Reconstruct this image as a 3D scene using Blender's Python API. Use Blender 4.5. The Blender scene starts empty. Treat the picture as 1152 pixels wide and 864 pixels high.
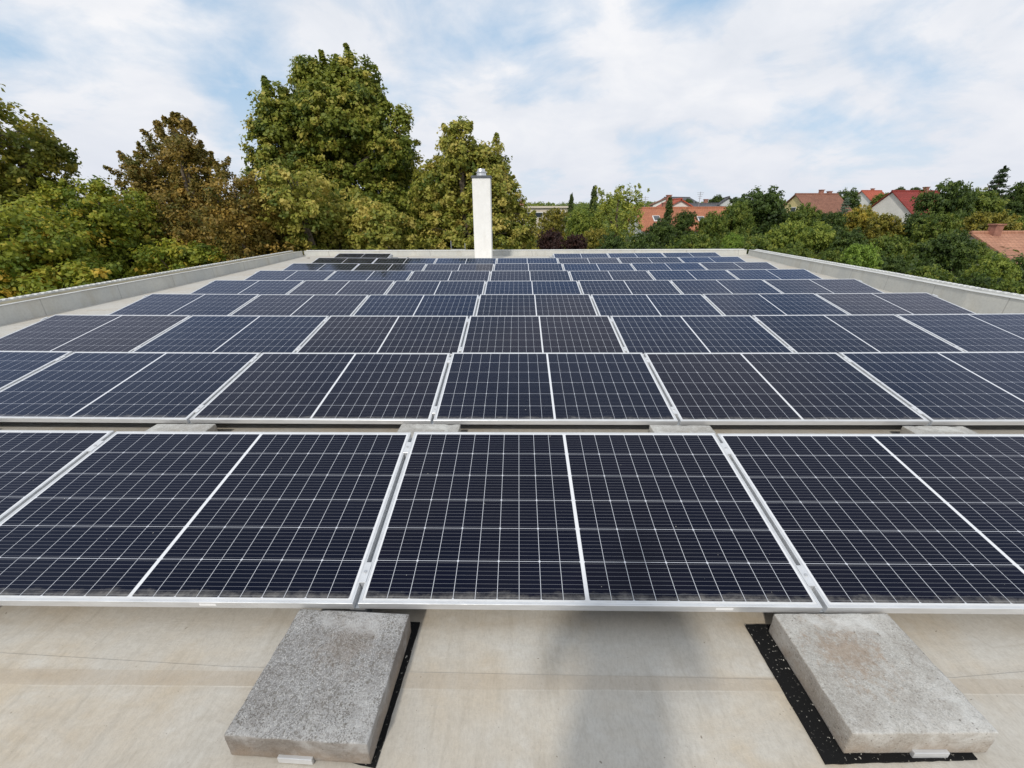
import bpy, bmesh, math, random
import numpy as np
from mathutils import Vector, Matrix

# ------------------------------------------------------------ camera, sky, sun
S = bpy.context.scene
C = S.collection
R = math.radians

PIT, YAW, ROLL, FPX = .380773, .0146747, -.00405, 475.25
CAM = Vector((.6188, -1.1760, 1.3735))
ct, st, cy_, sy_ = math.cos(PIT), math.sin(PIT), math.cos(YAW), math.sin(YAW)
fwd = Vector((-sy_*ct, cy_*ct, -st)); up0 = Vector((-sy_*st, cy_*st, ct)); rt0 = Vector((cy_, sy_, 0))
cr, sr = math.cos(ROLL), math.sin(ROLL)
right = cr*rt0 + sr*up0; upv = cr*up0 - sr*rt0
cam_data = bpy.data.cameras.new('camera'); cam = bpy.data.objects.new('camera', cam_data); C.objects.link(cam)
M = Matrix((right, upv, -fwd)).transposed().to_4x4(); M.translation = CAM
cam.matrix_world = M
cam_data.sensor_width = 36; cam_data.lens = 36*FPX/1152
cam_data.clip_start = .05; cam_data.clip_end = 5000
S.camera = cam
S.view_settings.view_transform = 'Standard'; S.view_settings.look = 'None'
S.view_settings.exposure = 0; S.view_settings.gamma = 1
try: S.view_settings.use_curve_mapping = False
except Exception: pass

SUN_EL, SUN_AZ = 40, 18            # sun behind the camera, a little to the left
sun_d = bpy.data.lights.new('sun', 'SUN'); sun_d.energy = 2.35; sun_d.angle = R(4); sun_d.color = (1, .95, .87)
sun = bpy.data.objects.new('sun', sun_d); C.objects.link(sun)
ld = Vector((math.sin(R(SUN_AZ))*math.cos(R(SUN_EL)), math.cos(R(SUN_AZ))*math.cos(R(SUN_EL)), -math.sin(R(SUN_EL))))
sun.rotation_euler = ld.to_track_quat('-Z', 'Y').to_euler(); sun.location = (-8, -20, 25)

W = bpy.data.worlds.new('World'); S.world = W; W.use_nodes = True
nt = W.node_tree; N = nt.nodes; Lk = nt.links; N.clear()
wo = N.new('ShaderNodeOutputWorld'); bg = N.new('ShaderNodeBackground'); bg.inputs['Strength'].default_value = .1
sky = N.new('ShaderNodeTexSky'); sky.sky_type = 'NISHITA'; sky.sun_disc = False
sky.sun_elevation = R(SUN_EL); sky.sun_rotation = R(180+SUN_AZ); sky.air_density = 1; sky.dust_density = .6
tc = N.new('ShaderNodeTexCoord'); sep = N.new('ShaderNodeSeparateXYZ'); Lk.new(tc.outputs['Generated'], sep.inputs[0])
def wm(op, a, b=None, c=None):
    n = N.new('ShaderNodeMath'); n.operation = op
    for i, v in enumerate((a, b, c)):
        if v is None: continue
        if isinstance(v, (int, float)): n.inputs[i].default_value = v
        else: Lk.new(v, n.inputs[i])
    return n.outputs[0]
zz = wm('ADD', wm('MAXIMUM', sep.outputs[2], 0), .34)
cmb = N.new('ShaderNodeCombineXYZ')
Lk.new(wm('DIVIDE', sep.outputs[0], zz), cmb.inputs[0]); Lk.new(wm('DIVIDE', sep.outputs[1], zz), cmb.inputs[1])
def wnoise(scale, detail, rough, off):
    mp = N.new('ShaderNodeMapping'); mp.inputs['Location'].default_value = off; mp.inputs['Scale'].default_value = (1, 1, 1)
    Lk.new(cmb.outputs[0], mp.inputs[0])
    n = N.new('ShaderNodeTexNoise'); n.inputs['Scale'].default_value = scale; n.inputs['Detail'].default_value = detail
    n.inputs['Roughness'].default_value = rough; n.inputs['Distortion'].default_value = .35; Lk.new(mp.outputs[0], n.inputs['Vector']); return n.outputs['Fac']
n1 = wnoise(1.5, 9, .55, (3.1, 7.7, 0)); n2 = wnoise(3.2, 10, .56, (11.4, 2.2, 4))
def wramp(x, stops):
    r = N.new('ShaderNodeValToRGB'); Lk.new(x, r.inputs[0]); e = r.color_ramp.elements
    while len(e) < len(stops): e.new(.5)
    for q, (p, c) in zip(e, stops): q.position = p; q.color = (*c, 1)
    return r.outputs[0]
cover = wramp(wm('ADD', wm('MULTIPLY', n1, .65), wm('MULTIPLY', n2, .35)), [(.37, (.05,)*3), (.445, (.58,)*3), (.515, (1.,)*3)])
cloudc = wramp(n2, [(.32, (7.7, 8.05, 8.7)), (.48, (8.3, 8.55, 9.1)), (.66, (9.3, 9.35, 9.6))])
hz = wm('SUBTRACT', 1, wm('MULTIPLY', wm('MAXIMUM', sep.outputs[2], 0), 4.5)); hz = wm('MAXIMUM', hz, 0)
cov = wm('MAXIMUM', cover, wm('MULTIPLY', hz, .95))
mc = N.new('ShaderNodeMix'); mc.data_type = 'RGBA'; Lk.new(wm('MULTIPLY', hz, .8), mc.inputs[0])
Lk.new(cloudc, mc.inputs[6]); mc.inputs[7].default_value = (7.3, 7.65, 8.5, 1)
veil = N.new('ShaderNodeMix'); veil.data_type = 'RGBA'; veil.inputs[0].default_value = .72; Lk.new(sky.outputs[0], veil.inputs[6]); veil.inputs[7].default_value = (4.6, 6.7, 9.0, 1)
mx = N.new('ShaderNodeMix'); mx.data_type = 'RGBA'; Lk.new(cov, mx.inputs[0]); Lk.new(veil.outputs[2], mx.inputs[6]); Lk.new(mc.outputs[2], mx.inputs[7])
Lk.new(mx.outputs[2], bg.inputs['Color']); Lk.new(bg.outputs[0], wo.inputs['Surface'])

rng = np.random.default_rng(7); rnd = random.Random(5)

# ------------------------------------------------------------ helpers
def tag(o, label=None, cat=None, group=None, kind=None):
    if label: o['label'] = label
    if cat: o['category'] = cat
    if group: o['group'] = group
    if kind: o['kind'] = kind
    return o
def empty(name, loc=(0, 0, 0), rot=(0, 0, 0)):
    o = bpy.data.objects.new(name, None); C.objects.link(o); o.location = loc; o.rotation_euler = rot
    o.empty_display_size = .1; return o
def mesh_obj(name, me, mat, parent=None):
    o = bpy.data.objects.new(name, me); C.objects.link(o)
    if mat is not None and not me.materials: me.materials.append(mat)
    if parent: o.parent = parent
    return o
def build(name, bm, mat, parent=None, smooth=False):
    me = bpy.data.meshes.new(name); bmesh.ops.recalc_face_normals(bm, faces=bm.faces[:]); bm.to_mesh(me); bm.free()
    if smooth:
        for p in me.polygons: p.use_smooth = True
    return mesh_obj(name, me, mat, parent)
def box(bm, x0, x1, y0, y1, z0, z1, bev=0, seg=2):
    vs = [bm.verts.new(p) for p in ((x0,y0,z0),(x1,y0,z0),(x1,y1,z0),(x0,y1,z0),(x0,y0,z1),(x1,y0,z1),(x1,y1,z1),(x0,y1,z1))]
    fs = [bm.faces.new([vs[i] for i in q]) for q in ((0,3,2,1),(4,5,6,7),(0,1,5,4),(1,2,6,5),(2,3,7,6),(3,0,4,7))]
    if bev:
        es = list({e for f in fs for e in f.edges})
        bmesh.ops.bevel(bm, geom=es, offset=bev, segments=seg, profile=.6, affect='EDGES')
    return vs
def cyl(bm, p0, p1, r0, r1=None, n=12):
    p0, p1 = Vector(p0), Vector(p1); r1 = r0 if r1 is None else r1
    d = (p1-p0).normalized(); a = d.orthogonal().normalized(); b = d.cross(a)
    A, B = [], []
    for i in range(n):
        t = 2*math.pi*i/n; v = a*math.cos(t)+b*math.sin(t)
        A.append(bm.verts.new(p0+v*r0)); B.append(bm.verts.new(p1+v*r1))
    for i in range(n): bm.faces.new((A[i], A[(i+1) % n], B[(i+1) % n], B[i]))
    bm.faces.new(A[::-1]); bm.faces.new(B)
def poly(bm, pts): return bm.faces.new([bm.verts.new(p) for p in pts])
def copy_tree(o, parent=None):
    c = o.copy(); C.objects.link(c); c.parent = parent
    for ch in list(o.children): copy_tree(ch, c)
    return c

# node sugar ---------------------------------------------------
class G:
    def __init__(s, name):
        s.m = bpy.data.materials.new(name); s.m.use_nodes = True; s.nt = s.m.node_tree; s.N = s.nt.nodes
        s.b = s.N['Principled BSDF']; s.tc = s.N.new('ShaderNodeTexCoord')
    def link(s, a, b): s.nt.links.new(a, b)
    def put(s, sock, v):
        if isinstance(v, (int, float)): sock.default_value = v
        elif isinstance(v, tuple): sock.default_value = v if len(v) == 4 or sock.type == 'VECTOR' else (*v, 1)
        else: s.link(v, sock)
    def math(s, op, a, b=None, c=None):
        n = s.N.new('ShaderNodeMath'); n.operation = op
        for i, v in enumerate((a, b, c)):
            if v is not None: s.put(n.inputs[i], v)
        return n.outputs[0]
    def mix(s, f, a, b):
        n = s.N.new('ShaderNodeMix'); n.data_type = 'RGBA'; s.put(n.inputs[0], f); s.put(n.inputs[6], a); s.put(n.inputs[7], b); return n.outputs[2]
    def noise(s, scale, detail=5, rough=.55, vec=None, dist=0, sc=None):
        v = vec or s.tc.outputs['Object']
        if sc:
            mp = s.N.new('ShaderNodeMapping'); mp.inputs['Scale'].default_value = sc; s.link(v, mp.inputs[0]); v = mp.outputs[0]
        n = s.N.new('ShaderNodeTexNoise'); n.inputs['Scale'].default_value = scale; n.inputs['Detail'].default_value = detail
        n.inputs['Roughness'].default_value = rough; n.inputs['Distortion'].default_value = dist; s.link(v, n.inputs['Vector']); return n.outputs['Fac']
    def ramp(s, x, stops):
        r = s.N.new('ShaderNodeValToRGB'); s.link(x, r.inputs[0]); e = r.color_ramp.elements
        while len(e) < len(stops): e.new(.5)
        for q, (p, c) in zip(e, stops):
            q.position = p; q.color = (c, c, c, 1) if isinstance(c, (int, float)) else (*c, 1)
        return r.outputs[0]
    def bump(s, h, dist, strength=1):
        n = s.N.new('ShaderNodeBump'); n.inputs['Distance'].default_value = dist; n.inputs['Strength'].default_value = strength
        s.put(n.inputs['Height'], h); s.link(n.outputs[0], s.b.inputs['Normal']); return n
    def set(s, col=None, rough=None, metal=None, spec=None):
        if col is not None: s.put(s.b.inputs['Base Color'], col)
        if rough is not None: s.put(s.b.inputs['Roughness'], rough)
        if metal is not None: s.put(s.b.inputs['Metallic'], metal)
        if spec is not None: s.put(s.b.inputs['Specular IOR Level'], spec)
        return s.m
def flat(name, col, rough=.7, metal=0, var=.15, scale=6, bump=0):
    g = G(name); n = g.noise(scale, 6)
    c = g.mix(g.ramp(n, [(.35, 0.), (.65, 1.)]), tuple(v*(1-var) for v in col), tuple(min(1, v*(1+var)) for v in col))
    if bump: g.bump(g.noise(scale*8, 4), bump)
    return g.set(c, rough, metal)

# ------------------------------------------------------------ materials
def m_membrane():
    g = G('roof membrane'); P = g.tc.outputs['Object']
    big = g.noise(.55, 6, .6, sc=(1, 2.2, 1)); mid = g.noise(2.6, 7, .62, sc=(.8, 1.7, 1), dist=.4); fine = g.noise(38, 5, .7); grit = g.noise(260, 3, .7)
    sp = g.N.new('ShaderNodeSeparateXYZ'); g.link(P, sp.inputs[0])
    # the dusty beige belongs to the walked strip in front; the sheet is paler further in
    near = g.math('SUBTRACT', 1, g.math('MULTIPLY', g.math('MAXIMUM', g.math('ADD', sp.outputs[1], g.math('MULTIPLY', big, .6)), 0), .22)); near = g.math('MAXIMUM', near, 0)
    base = g.mix(near, (.53, .51, .465), (.51, .44, .34))
    base = g.mix(g.math('MULTIPLY', g.ramp(mid, [(.40, 0.), (.62, 1.)]), .85), base, (.56, .545, .50))
    base = g.mix(g.math('MULTIPLY', g.ramp(g.noise(7, 8, .7, sc=(.7, 1.5, 1), dist=.6), [(.48, 0.), (.66, 1.)]), .5), base, (.43, .37, .285))
    base = g.mix(g.math('MULTIPLY', g.ramp(big, [(.45, 0.), (.7, 1.)]), .55), base, (.43, .34, .23))
    # brown dirt collected just below the seam and along the panel drip line
    w = g.noise(5, 4, .6, sc=(.35, 1, 1))
    d1 = g.math('ABSOLUTE', g.math('SUBTRACT', sp.outputs[1], g.math('SUBTRACT', -.185, g.math('MULTIPLY', w, .05))))
    st1 = g.math('MULTIPLY', g.ramp(d1, [(.008, 1.), (.045, 0.)]), g.ramp(mid, [(.4, .1), (.6, .75)]))
    d2 = g.math('ABSOLUTE', g.math('SUBTRACT', sp.outputs[1], .02)); st2 = g.math('MULTIPLY', g.ramp(d2, [(0, 1.), (.09, 0.)]), g.ramp(w, [(.35, .1), (.6, .7)]))
    base = g.mix(g.math('MULTIPLY', st1, .95), base, (.36, .27, .17)); base = g.mix(g.math('MULTIPLY', st2, .95), base, (.37, .28, .17))
    pat = g.ramp(g.noise(1.4, 5, .6, sc=(1, .55, 1), dist=.3), [(.42, 0.), (.56, 1.)])
    base = g.mix(g.math('MULTIPLY', pat, .55), base, (.50, .49, .455))
    stk = g.ramp(g.noise(26, 5, .65, sc=(1, .12, 1)), [(.52, 0.), (.72, 1.)]); base = g.mix(g.math('MULTIPLY', stk, .34), base, (.30, .26, .20))
    sc_ = g.N.new('ShaderNodeTexVoronoi'); sc_.feature = 'DISTANCE_TO_EDGE'; sc_.inputs['Scale'].default_value = 1.7; g.link(P, sc_.inputs['Vector'])
    base = g.mix(g.math('MULTIPLY', g.ramp(sc_.outputs['Distance'], [(0, 1.), (.012, 0.)]), g.math('MULTIPLY', g.ramp(mid, [(.5, 0.), (.6, 1.)]), .25)), base, (.33, .29, .23))
    base = g.mix(g.math('MULTIPLY', g.ramp(g.noise(9, 6, .7), [(.6, 0.), (.72, 1.)]), .3), base, (.62, .61, .58))
    base = g.mix(g.ramp(fine, [(.3, .16), (.6, 0.)]), base, (.25, .21, .16))
    base = g.mix(g.ramp(g.noise(70, 2, .5), [(.74, 0.), (.78, .7)]), base, (.12, .09, .06))
    # darker welded overlap just below the seam, with a thin pale glue line under it
    ov = g.math('MULTIPLY', g.math('LESS_THAN', sp.outputs[1], -.178), g.math('GREATER_THAN', sp.outputs[1], g.math('ADD', -.228, g.math('MULTIPLY', g.math('SUBTRACT', w, .5), .02))))
    base = g.mix(g.math('MULTIPLY', ov, .32), base, (.38, .31, .23))
    gl_ = g.math('LESS_THAN', g.math('ABSOLUTE', g.math('ADD', sp.outputs[1], g.math('SUBTRACT', .231, g.math('MULTIPLY', g.math('SUBTRACT', w, .5), .02)))), .0018)
    base = g.mix(g.math('MULTIPLY', gl_, g.ramp(mid, [(.42, 0.), (.6, .6)])), base, (.62, .58, .5))
    wv = g.noise(150, 3, .7, sc=(1, .45, 1)); base = g.mix(g.ramp(wv, [(.35, .22), (.55, 0.)]), base, (.27, .24, .20))
    h = g.math('ADD', g.math('MULTIPLY', mid, 1), g.math('MULTIPLY', grit, .08))
    g.bump(h, .012, .5); return g.set(base, .78)
def m_parapet():
    g = G('parapet membrane'); n = g.noise(1.3, 6, .6); v = g.noise(3, 6, .7, sc=(1, 1, .25)); f = g.noise(30, 4)
    c = g.mix(g.ramp(n, [(.35, 0.), (.65, 1.)]), (.47, .475, .45), (.57, .56, .51))
    c = g.mix(g.math('MULTIPLY', g.ramp(v, [(.5, 0.), (.72, 1.)]), .5), c, (.38, .34, .26)); c = g.mix(g.ramp(f, [(.35, .2), (.6, 0.)]), c, (.3, .3, .28))
    sp = g.N.new('ShaderNodeSeparateXYZ'); g.link(g.tc.outputs['Object'], sp.inputs[0])
    jt = g.math('LESS_THAN', g.math('ABSOLUTE', g.math('SUBTRACT', g.math('FRACT', g.math('DIVIDE', g.math('ADD', sp.outputs[1], g.math('MULTIPLY', sp.outputs[0], .72)), 1.45)), .5)), .006)
    c = g.mix(g.math('MULTIPLY', jt, .5), c, (.22, .21, .19))
    g.bump(n, .02, .5); return g.set(c, .75)
def m_concrete(name, c1, c2, stain, stain_at, amt, speck, side_amt=.6):
    g = G(name); P = g.tc.outputs['Object']
    n = g.noise(3.5, 7, .6); f = g.noise(120, 4, .75); ff = g.noise(320, 3, .7); v = g.N.new('ShaderNodeTexVoronoi'); v.inputs['Scale'].default_value = 210; g.link(P, v.inputs['Vector'])
    c = g.mix(g.ramp(n, [(.35, 0.), (.65, 1.)]), c1, c2)
    va = g.N.new('ShaderNodeTexVoronoi'); va.inputs['Scale'].default_value = 330; g.link(P, va.inputs['Vector'])
    vb = g.N.new('ShaderNodeTexVoronoi'); vb.inputs['Scale'].default_value = 150; g.link(P, vb.inputs['Vector'])
    sa = g.N.new('ShaderNodeSeparateXYZ'); g.link(va.outputs['Color'], sa.inputs[0]); sb = g.N.new('ShaderNodeSeparateXYZ'); g.link(vb.outputs['Color'], sb.inputs[0])
    patch = g.ramp(g.noise(7, 6, .65), [(.35, .35), (.62, 1.)])
    c = g.mix(g.math('MULTIPLY', g.math('MULTIPLY', g.math('GREATER_THAN', sa.outputs[0], .72), speck), patch), c, (.10, .09, .08))
    c = g.mix(g.math('MULTIPLY', g.math('GREATER_THAN', sa.outputs[1], .8), .45), c, (.62, .61, .58))
    c = g.mix(g.math('MULTIPLY', g.math('MULTIPLY', g.math('GREATER_THAN', sb.outputs[0], .86), speck), .7), c, (.13, .12, .10))
    sp = g.N.new('ShaderNodeVectorMath'); sp.operation = 'DISTANCE'; g.link(P, sp.inputs[0]); sp.inputs[1].default_value = stain_at
    d = g.math('ADD', sp.outputs['Value'], g.math('MULTIPLY', g.math('SUBTRACT', g.noise(24, 8, .78), .5), .62))
    c = g.mix(g.math('MULTIPLY', g.ramp(d, [(.03, 1.), (.13, 0.)]), amt), c, stain)
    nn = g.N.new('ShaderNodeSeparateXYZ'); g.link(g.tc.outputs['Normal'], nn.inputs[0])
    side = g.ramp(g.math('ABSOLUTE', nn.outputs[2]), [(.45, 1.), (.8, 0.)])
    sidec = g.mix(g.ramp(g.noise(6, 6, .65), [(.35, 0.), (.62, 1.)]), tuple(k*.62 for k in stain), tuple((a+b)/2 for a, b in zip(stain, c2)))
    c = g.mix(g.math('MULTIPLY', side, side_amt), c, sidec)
    gr = g.ramp(g.noise(11, 8, .75, dist=.4), [(.42, 0.), (.62, 1.)]); c = g.mix(g.math('MULTIPLY', gr, .3), c, tuple(k*.5 for k in stain))
    wp = g.ramp(g.noise(5.5, 5, .6, dist=.5), [(.54, 0.), (.66, 1.)]); c = g.mix(g.math('MULTIPLY', wp, .5), c, tuple(min(.66, k*1.35) for k in c2))
    pores = g.N.new('ShaderNodeTexVoronoi'); pores.inputs['Scale'].default_value = 62; g.link(P, pores.inputs['Vector']); pc = g.N.new('ShaderNodeSeparateXYZ'); g.link(pores.outputs['Color'], pc.inputs[0])
    pit = g.math('MULTIPLY', g.math('LESS_THAN', pores.outputs['Distance'], .17), g.math('GREATER_THAN', pc.outputs[0], .72)); c = g.mix(g.math('MULTIPLY', pit, .6), c, (.10, .085, .07))
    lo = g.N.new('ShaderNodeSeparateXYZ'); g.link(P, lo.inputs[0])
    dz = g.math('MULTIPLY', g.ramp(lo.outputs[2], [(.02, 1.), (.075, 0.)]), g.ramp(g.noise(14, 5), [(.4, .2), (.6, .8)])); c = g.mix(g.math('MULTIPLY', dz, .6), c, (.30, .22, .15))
    h = g.math('SUBTRACT', g.math('MULTIPLY', f, 1.), g.math('MULTIPLY', g.ramp(v.outputs['Distance'], [(0, 1.), (.28, 0.)]), .5))
    g.bump(h, .0035, .9); return g.set(c, .92, spec=.25)
def m_mat():
    g = G('rubber granulate mat'); v = g.noise(95, 3, .6); w = g.noise(11, 3)
    s = g.math('MULTIPLY', g.ramp(v, [(.63, 0.), (.66, 1.)]), g.ramp(w, [(.45, .15), (.6, 1.)]))
    c = g.mix(s, (.008, .008, .008), (.55, .52, .45)); g.bump(g.noise(300, 2), .002); return g.set(c, .9, spec=.2)
def m_alu(name, c=(.62, .63, .64), rough=.38, metal=.75):
    g = G(name); n = g.noise(7, 5, sc=(1, 4, 4)); g.bump(g.noise(60, 3, sc=(.2, 3, 3)), .0006)
    return g.set(g.mix(g.ramp(n, [(.35, 0.), (.7, 1.)]), tuple(k*.86 for k in c), c), g.ramp(n, [(.3, rough-.06), (.7, rough+.1)]), metal)
PW, PH = 1.755, 1.038
def m_cells():
    g = G('half cut solar cells under glass'); sp = g.N.new('ShaderNodeSeparateXYZ'); g.link(g.tc.outputs['Object'], sp.inputs[0])
    x, y = sp.outputs[0], sp.outputs[1]
    u = g.math('SUBTRACT', g.math('ABSOLUTE', g.math('SUBTRACT', x, PW/2)), .0072)
    px, py = .0850, .1662
    v = g.math('SUBTRACT', y, (PH-6*py)/2)
    cu = g.math('DIVIDE', u, px); cv = g.math('DIVIDE', v, py)
    ru, rv = g.math('ROUND', cu), g.math('ROUND', cv)
    du = g.math('MULTIPLY', g.math('ABSOLUTE', g.math('SUBTRACT', cu, ru)), px)
    dv = g.math('MULTIPLY', g.math('ABSOLUTE', g.math('SUBTRACT', cv, rv)), py)
    lines = g.math('MAXIMUM', g.math('LESS_THAN', du, .00095), g.math('LESS_THAN', dv, .0010))
    even = g.math('LESS_THAN', g.math('ABSOLUTE', g.math('SUBTRACT', g.math('MODULO', ru, 2), 0)), .5)
    dia = g.math('MULTIPLY', even, g.math('LESS_THAN', g.math('ADD', du, dv), .0062))
    lines = g.math('MAXIMUM', lines, dia)
    edge = g.math('MAXIMUM', g.math('LESS_THAN', u, 0), g.math('GREATER_THAN', u, 10*px))
    edge = g.math('MAXIMUM', edge, g.math('MAXIMUM', g.math('LESS_THAN', v, -.001), g.math('GREATER_THAN', v, 6*py+.001)))
    # nine busbars on every cell, running the long way
    b = g.math('DIVIDE', v, py/9); db = g.math('MULTIPLY', g.math('ABSOLUTE', g.math('SUBTRACT', g.math('FRACT', b), .5)), py/9)
    bus = g.math('LESS_THAN', db, .00040)
    oi = g.N.new('ShaderNodeObjectInfo'); rr = oi.outputs['Random']
    vec = g.N.new('ShaderNodeVectorMath'); vec.operation = 'ADD'; g.link(g.tc.outputs['Object'], vec.inputs[0]); cb = g.N.new('ShaderNodeCombineXYZ'); g.link(g.math('MULTIPLY', rr, 37), cb.inputs[0]); g.link(cb.outputs[0], vec.inputs[1])
    V = vec.outputs[0]
    cell = g.mix(g.noise(2.2, 3, vec=V), (.0008, .0013, .006), (.0015, .0026, .012)); cell = g.mix(g.math('MULTIPLY', rr, .4), cell, (.004, .0035, .007))
    c = g.mix(g.math('MULTIPLY', bus, .6), cell, (.40, .41, .44)); c = g.mix(lines, c, (.58, .6, .64)); c = g.mix(edge, c, (.7, .71, .72))
    nz = g.noise(9, 5, .7, vec=V, sc=(1, 2, 1))
    dust = g.math('SUBTRACT', .062, g.math('ADD', y, g.math('MULTIPLY', g.math('SUBTRACT', nz, .45), .09)))
    dust = g.math('MULTIPLY', g.ramp(g.math('MULTIPLY', dust, 12), [(.05, 0.), (.4, 1.)]), g.ramp(g.noise(30, 5, .7, vec=V), [(.35, .25), (.65, .75)]))
    film = g.math('MULTIPLY', g.ramp(g.noise(3, 6, .65, vec=V), [(.4, .2), (.7, 1.)]), .005)
    c = g.mix(g.math('MAXIMUM', g.math('MULTIPLY', dust, .5), film), c, (.42, .40, .36))
    drop = g.ramp(g.noise(55, 2, .5, vec=V), [(.775, 0.), (.79, .8)]); c = g.mix(drop, c, (.5, .48, .42))
    ro = g.math('ADD', .085, g.math('MULTIPLY', g.math('MAXIMUM', dust, drop), .5))
    wav = g.bump(g.noise(2.5, 2, .5, vec=V, sc=(1, 2.4, 1)), .0025, .5)
    tn = g.mix(g.ramp(rr, [(.1, 0.), (.75, 1.)]), (.66, .70, .86), (.50, .65, .98))
    g.set(c, .6, 0, .0)
    gl = g.N.new('ShaderNodeBsdfGlossy'); g.link(tn, gl.inputs['Color']); g.put(gl.inputs['Roughness'], ro); g.link(wav.outputs[0], gl.inputs['Normal'])
    fr = g.N.new('ShaderNodeFresnel'); fr.inputs['IOR'].default_value = 1.27; g.link(wav.outputs[0], fr.inputs['Normal'])
    ms = g.N.new('ShaderNodeMixShader'); g.link(fr.outputs[0], ms.inputs[0]); g.link(g.b.outputs[0], ms.inputs[1]); g.link(gl.outputs[0], ms.inputs[2])
    g.link(ms.outputs[0], g.N['Material Output'].inputs['Surface'])
    return g.m
def m_leaf(name, c1, c2, c3=None):
    m = bpy.data.materials.new(name); m.use_nodes = True; n = m.node_tree.nodes; l = m.node_tree.links; n.clear()
    o = n.new('ShaderNodeOutputMaterial'); a = n.new('ShaderNodeAttribute'); a.attribute_name = 'tint'
    r = n.new('ShaderNodeValToRGB'); e = r.color_ramp.elements
    st_ = [(.0, c1), (.55, c2), (1., c3 or c2)]
    while len(e) < 3: e.new(.5)
    for q, (p, c) in zip(e, st_): q.position = p; q.color = (*c, 1)
    l.new(a.outputs['Fac'], r.inputs[0])
    d = n.new('ShaderNodeBsdfPrincipled'); d.inputs['Roughness'].default_value = .55; d.inputs['Specular IOR Level'].default_value = .35; t = n.new('ShaderNodeBsdfTranslucent'); x = n.new('ShaderNodeMixShader'); x.inputs[0].default_value = .42
    l.new(r.outputs[0], d.inputs['Base Color']); l.new(r.outputs[0], t.inputs[0]); l.new(d.outputs[0], x.inputs[1]); l.new(t.outputs[0], x.inputs[2]); l.new(x.outputs[0], o.inputs[0])
    return m
def m_tiles(name, c1, c2, sc=3.2):
    g = G(name); P = g.tc.outputs['Object']; b = g.N.new('ShaderNodeTexBrick'); b.inputs['Scale'].default_value = sc
    b.inputs['Mortar Size'].default_value = .03; b.inputs['Color1'].default_value = (*c1, 1); b.inputs['Color2'].default_value = (*c2, 1); b.inputs['Mortar'].default_value = (*[k*.45 for k in c1], 1)
    b.inputs['Brick Width'].default_value = .9; b.inputs['Row Height'].default_value = 1.; b.inputs['Bias'].default_value = 0
    g.link(P, b.inputs['Vector']); n = g.noise(.9, 7, .65)
    c = g.mix(g.math('MULTIPLY', g.ramp(n, [(.4, 0.), (.7, 1.)]), .45), b.outputs['Color'], tuple(k*.55 for k in c2)); g.bump(b.outputs['Fac'], .03, .8)
    return g.set(c, .8)

MEMB, PARA = m_membrane(), m_parapet()
CONC_L = m_concrete('worn grey concrete', (.27, .265, .26), (.37, .365, .355), (.20, .155, .115), (.03, .09, .096), .38, .75, .8)
CONC_R = m_concrete('pale stained concrete', (.40, .385, .35), (.52, .505, .47), (.30, .215, .145), (-.05, .05, .096), .62, .3, .35)
CONC_B = m_concrete('pale concrete', (.40, .39, .36), (.50, .49, .46), (.3, .24, .17), (.0, .0, .08), .5, .3)
MAT, ALU, RAIL, CELLS = m_mat(), m_alu('anodised aluminium frame', (.74, .75, .76), .36, .5), m_alu('milled aluminium', (.50, .52, .54), .42, .7), m_cells()
ZINC = m_alu('grey sheet metal', (.42, .44, .45), .45, .6); STEEL = m_alu('shiny steel', (.7, .7, .7), .25, .95)
def m_render():
    g = G('white render'); st_ = g.ramp(g.noise(9, 6, .65, sc=(1, 1, .12)), [(.5, 0.), (.75, 1.)]); n = g.noise(3, 6, .65)
    c = g.mix(g.math('MULTIPLY', st_, .14), g.mix(g.ramp(n, [(.35, 0.), (.65, 1.)]), (.80, .79, .76), (.86, .85, .82)), (.52, .49, .43)); g.bump(g.noise(60, 4, .7), .003); return g.set(c, .9)
WHITE = m_render()
LEAD = flat('dark lead flashing', (.10, .11, .12), .6, .3)
STICK = flat('white sticker', (.82, .82, .82), .5, var=.03)
PLAST = flat('black plastic', (.02, .02, .022), .5)
CREAM = flat('coping moss and dust', (.20, .18, .12), .9, var=.35, scale=5)
COPE = flat('white coated metal edge', (.66, .66, .64), .5, .1, var=.1, scale=4)
BARK = flat('bark', (.12, .095, .07), .95, var=.4, scale=4, bump=.02)

# ------------------------------------------------------------ ground and roof
def gz(x, y):
    d = math.hypot(x, y); t = min(1, max(0, (d-110)/330)); t = t*t*(3-2*t)
    return -7 + 12.5*t + (1.5*t if x > 0 else 0)
def ground():
    bm = bmesh.new(); rings = [0, 8, 16, 25, 40, 60, 85, 110, 140, 170, 210, 250, 300, 360, 440, 600, 900, 1500, 2600]; n = 72; prev = None
    for r in rings:
        cur = [bm.verts.new((r*math.sin(2*math.pi*i/n), r*math.cos(2*math.pi*i/n), gz(r*math.sin(2*math.pi*i/n), r*math.cos(2*math.pi*i/n)))) for i in range(n if r else 1)]
        if prev:
            for i in range(n):
                if len(prev) == 1: bm.faces.new((prev[0], cur[(i+1) % n], cur[i]))
                else: bm.faces.new((prev[i], prev[(i+1) % n], cur[(i+1) % n], cur[i]))
        prev = cur
    g = G('ground grass'); c = g.mix(g.ramp(g.noise(.05, 8, .7), [(.35, 0.), (.65, 1.)]), (.035, .05, .018), (.09, .09, .04))
    o = build('ground', bm, g.set(c, .95), smooth=True); tag(o, kind='structure')
ground()

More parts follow.
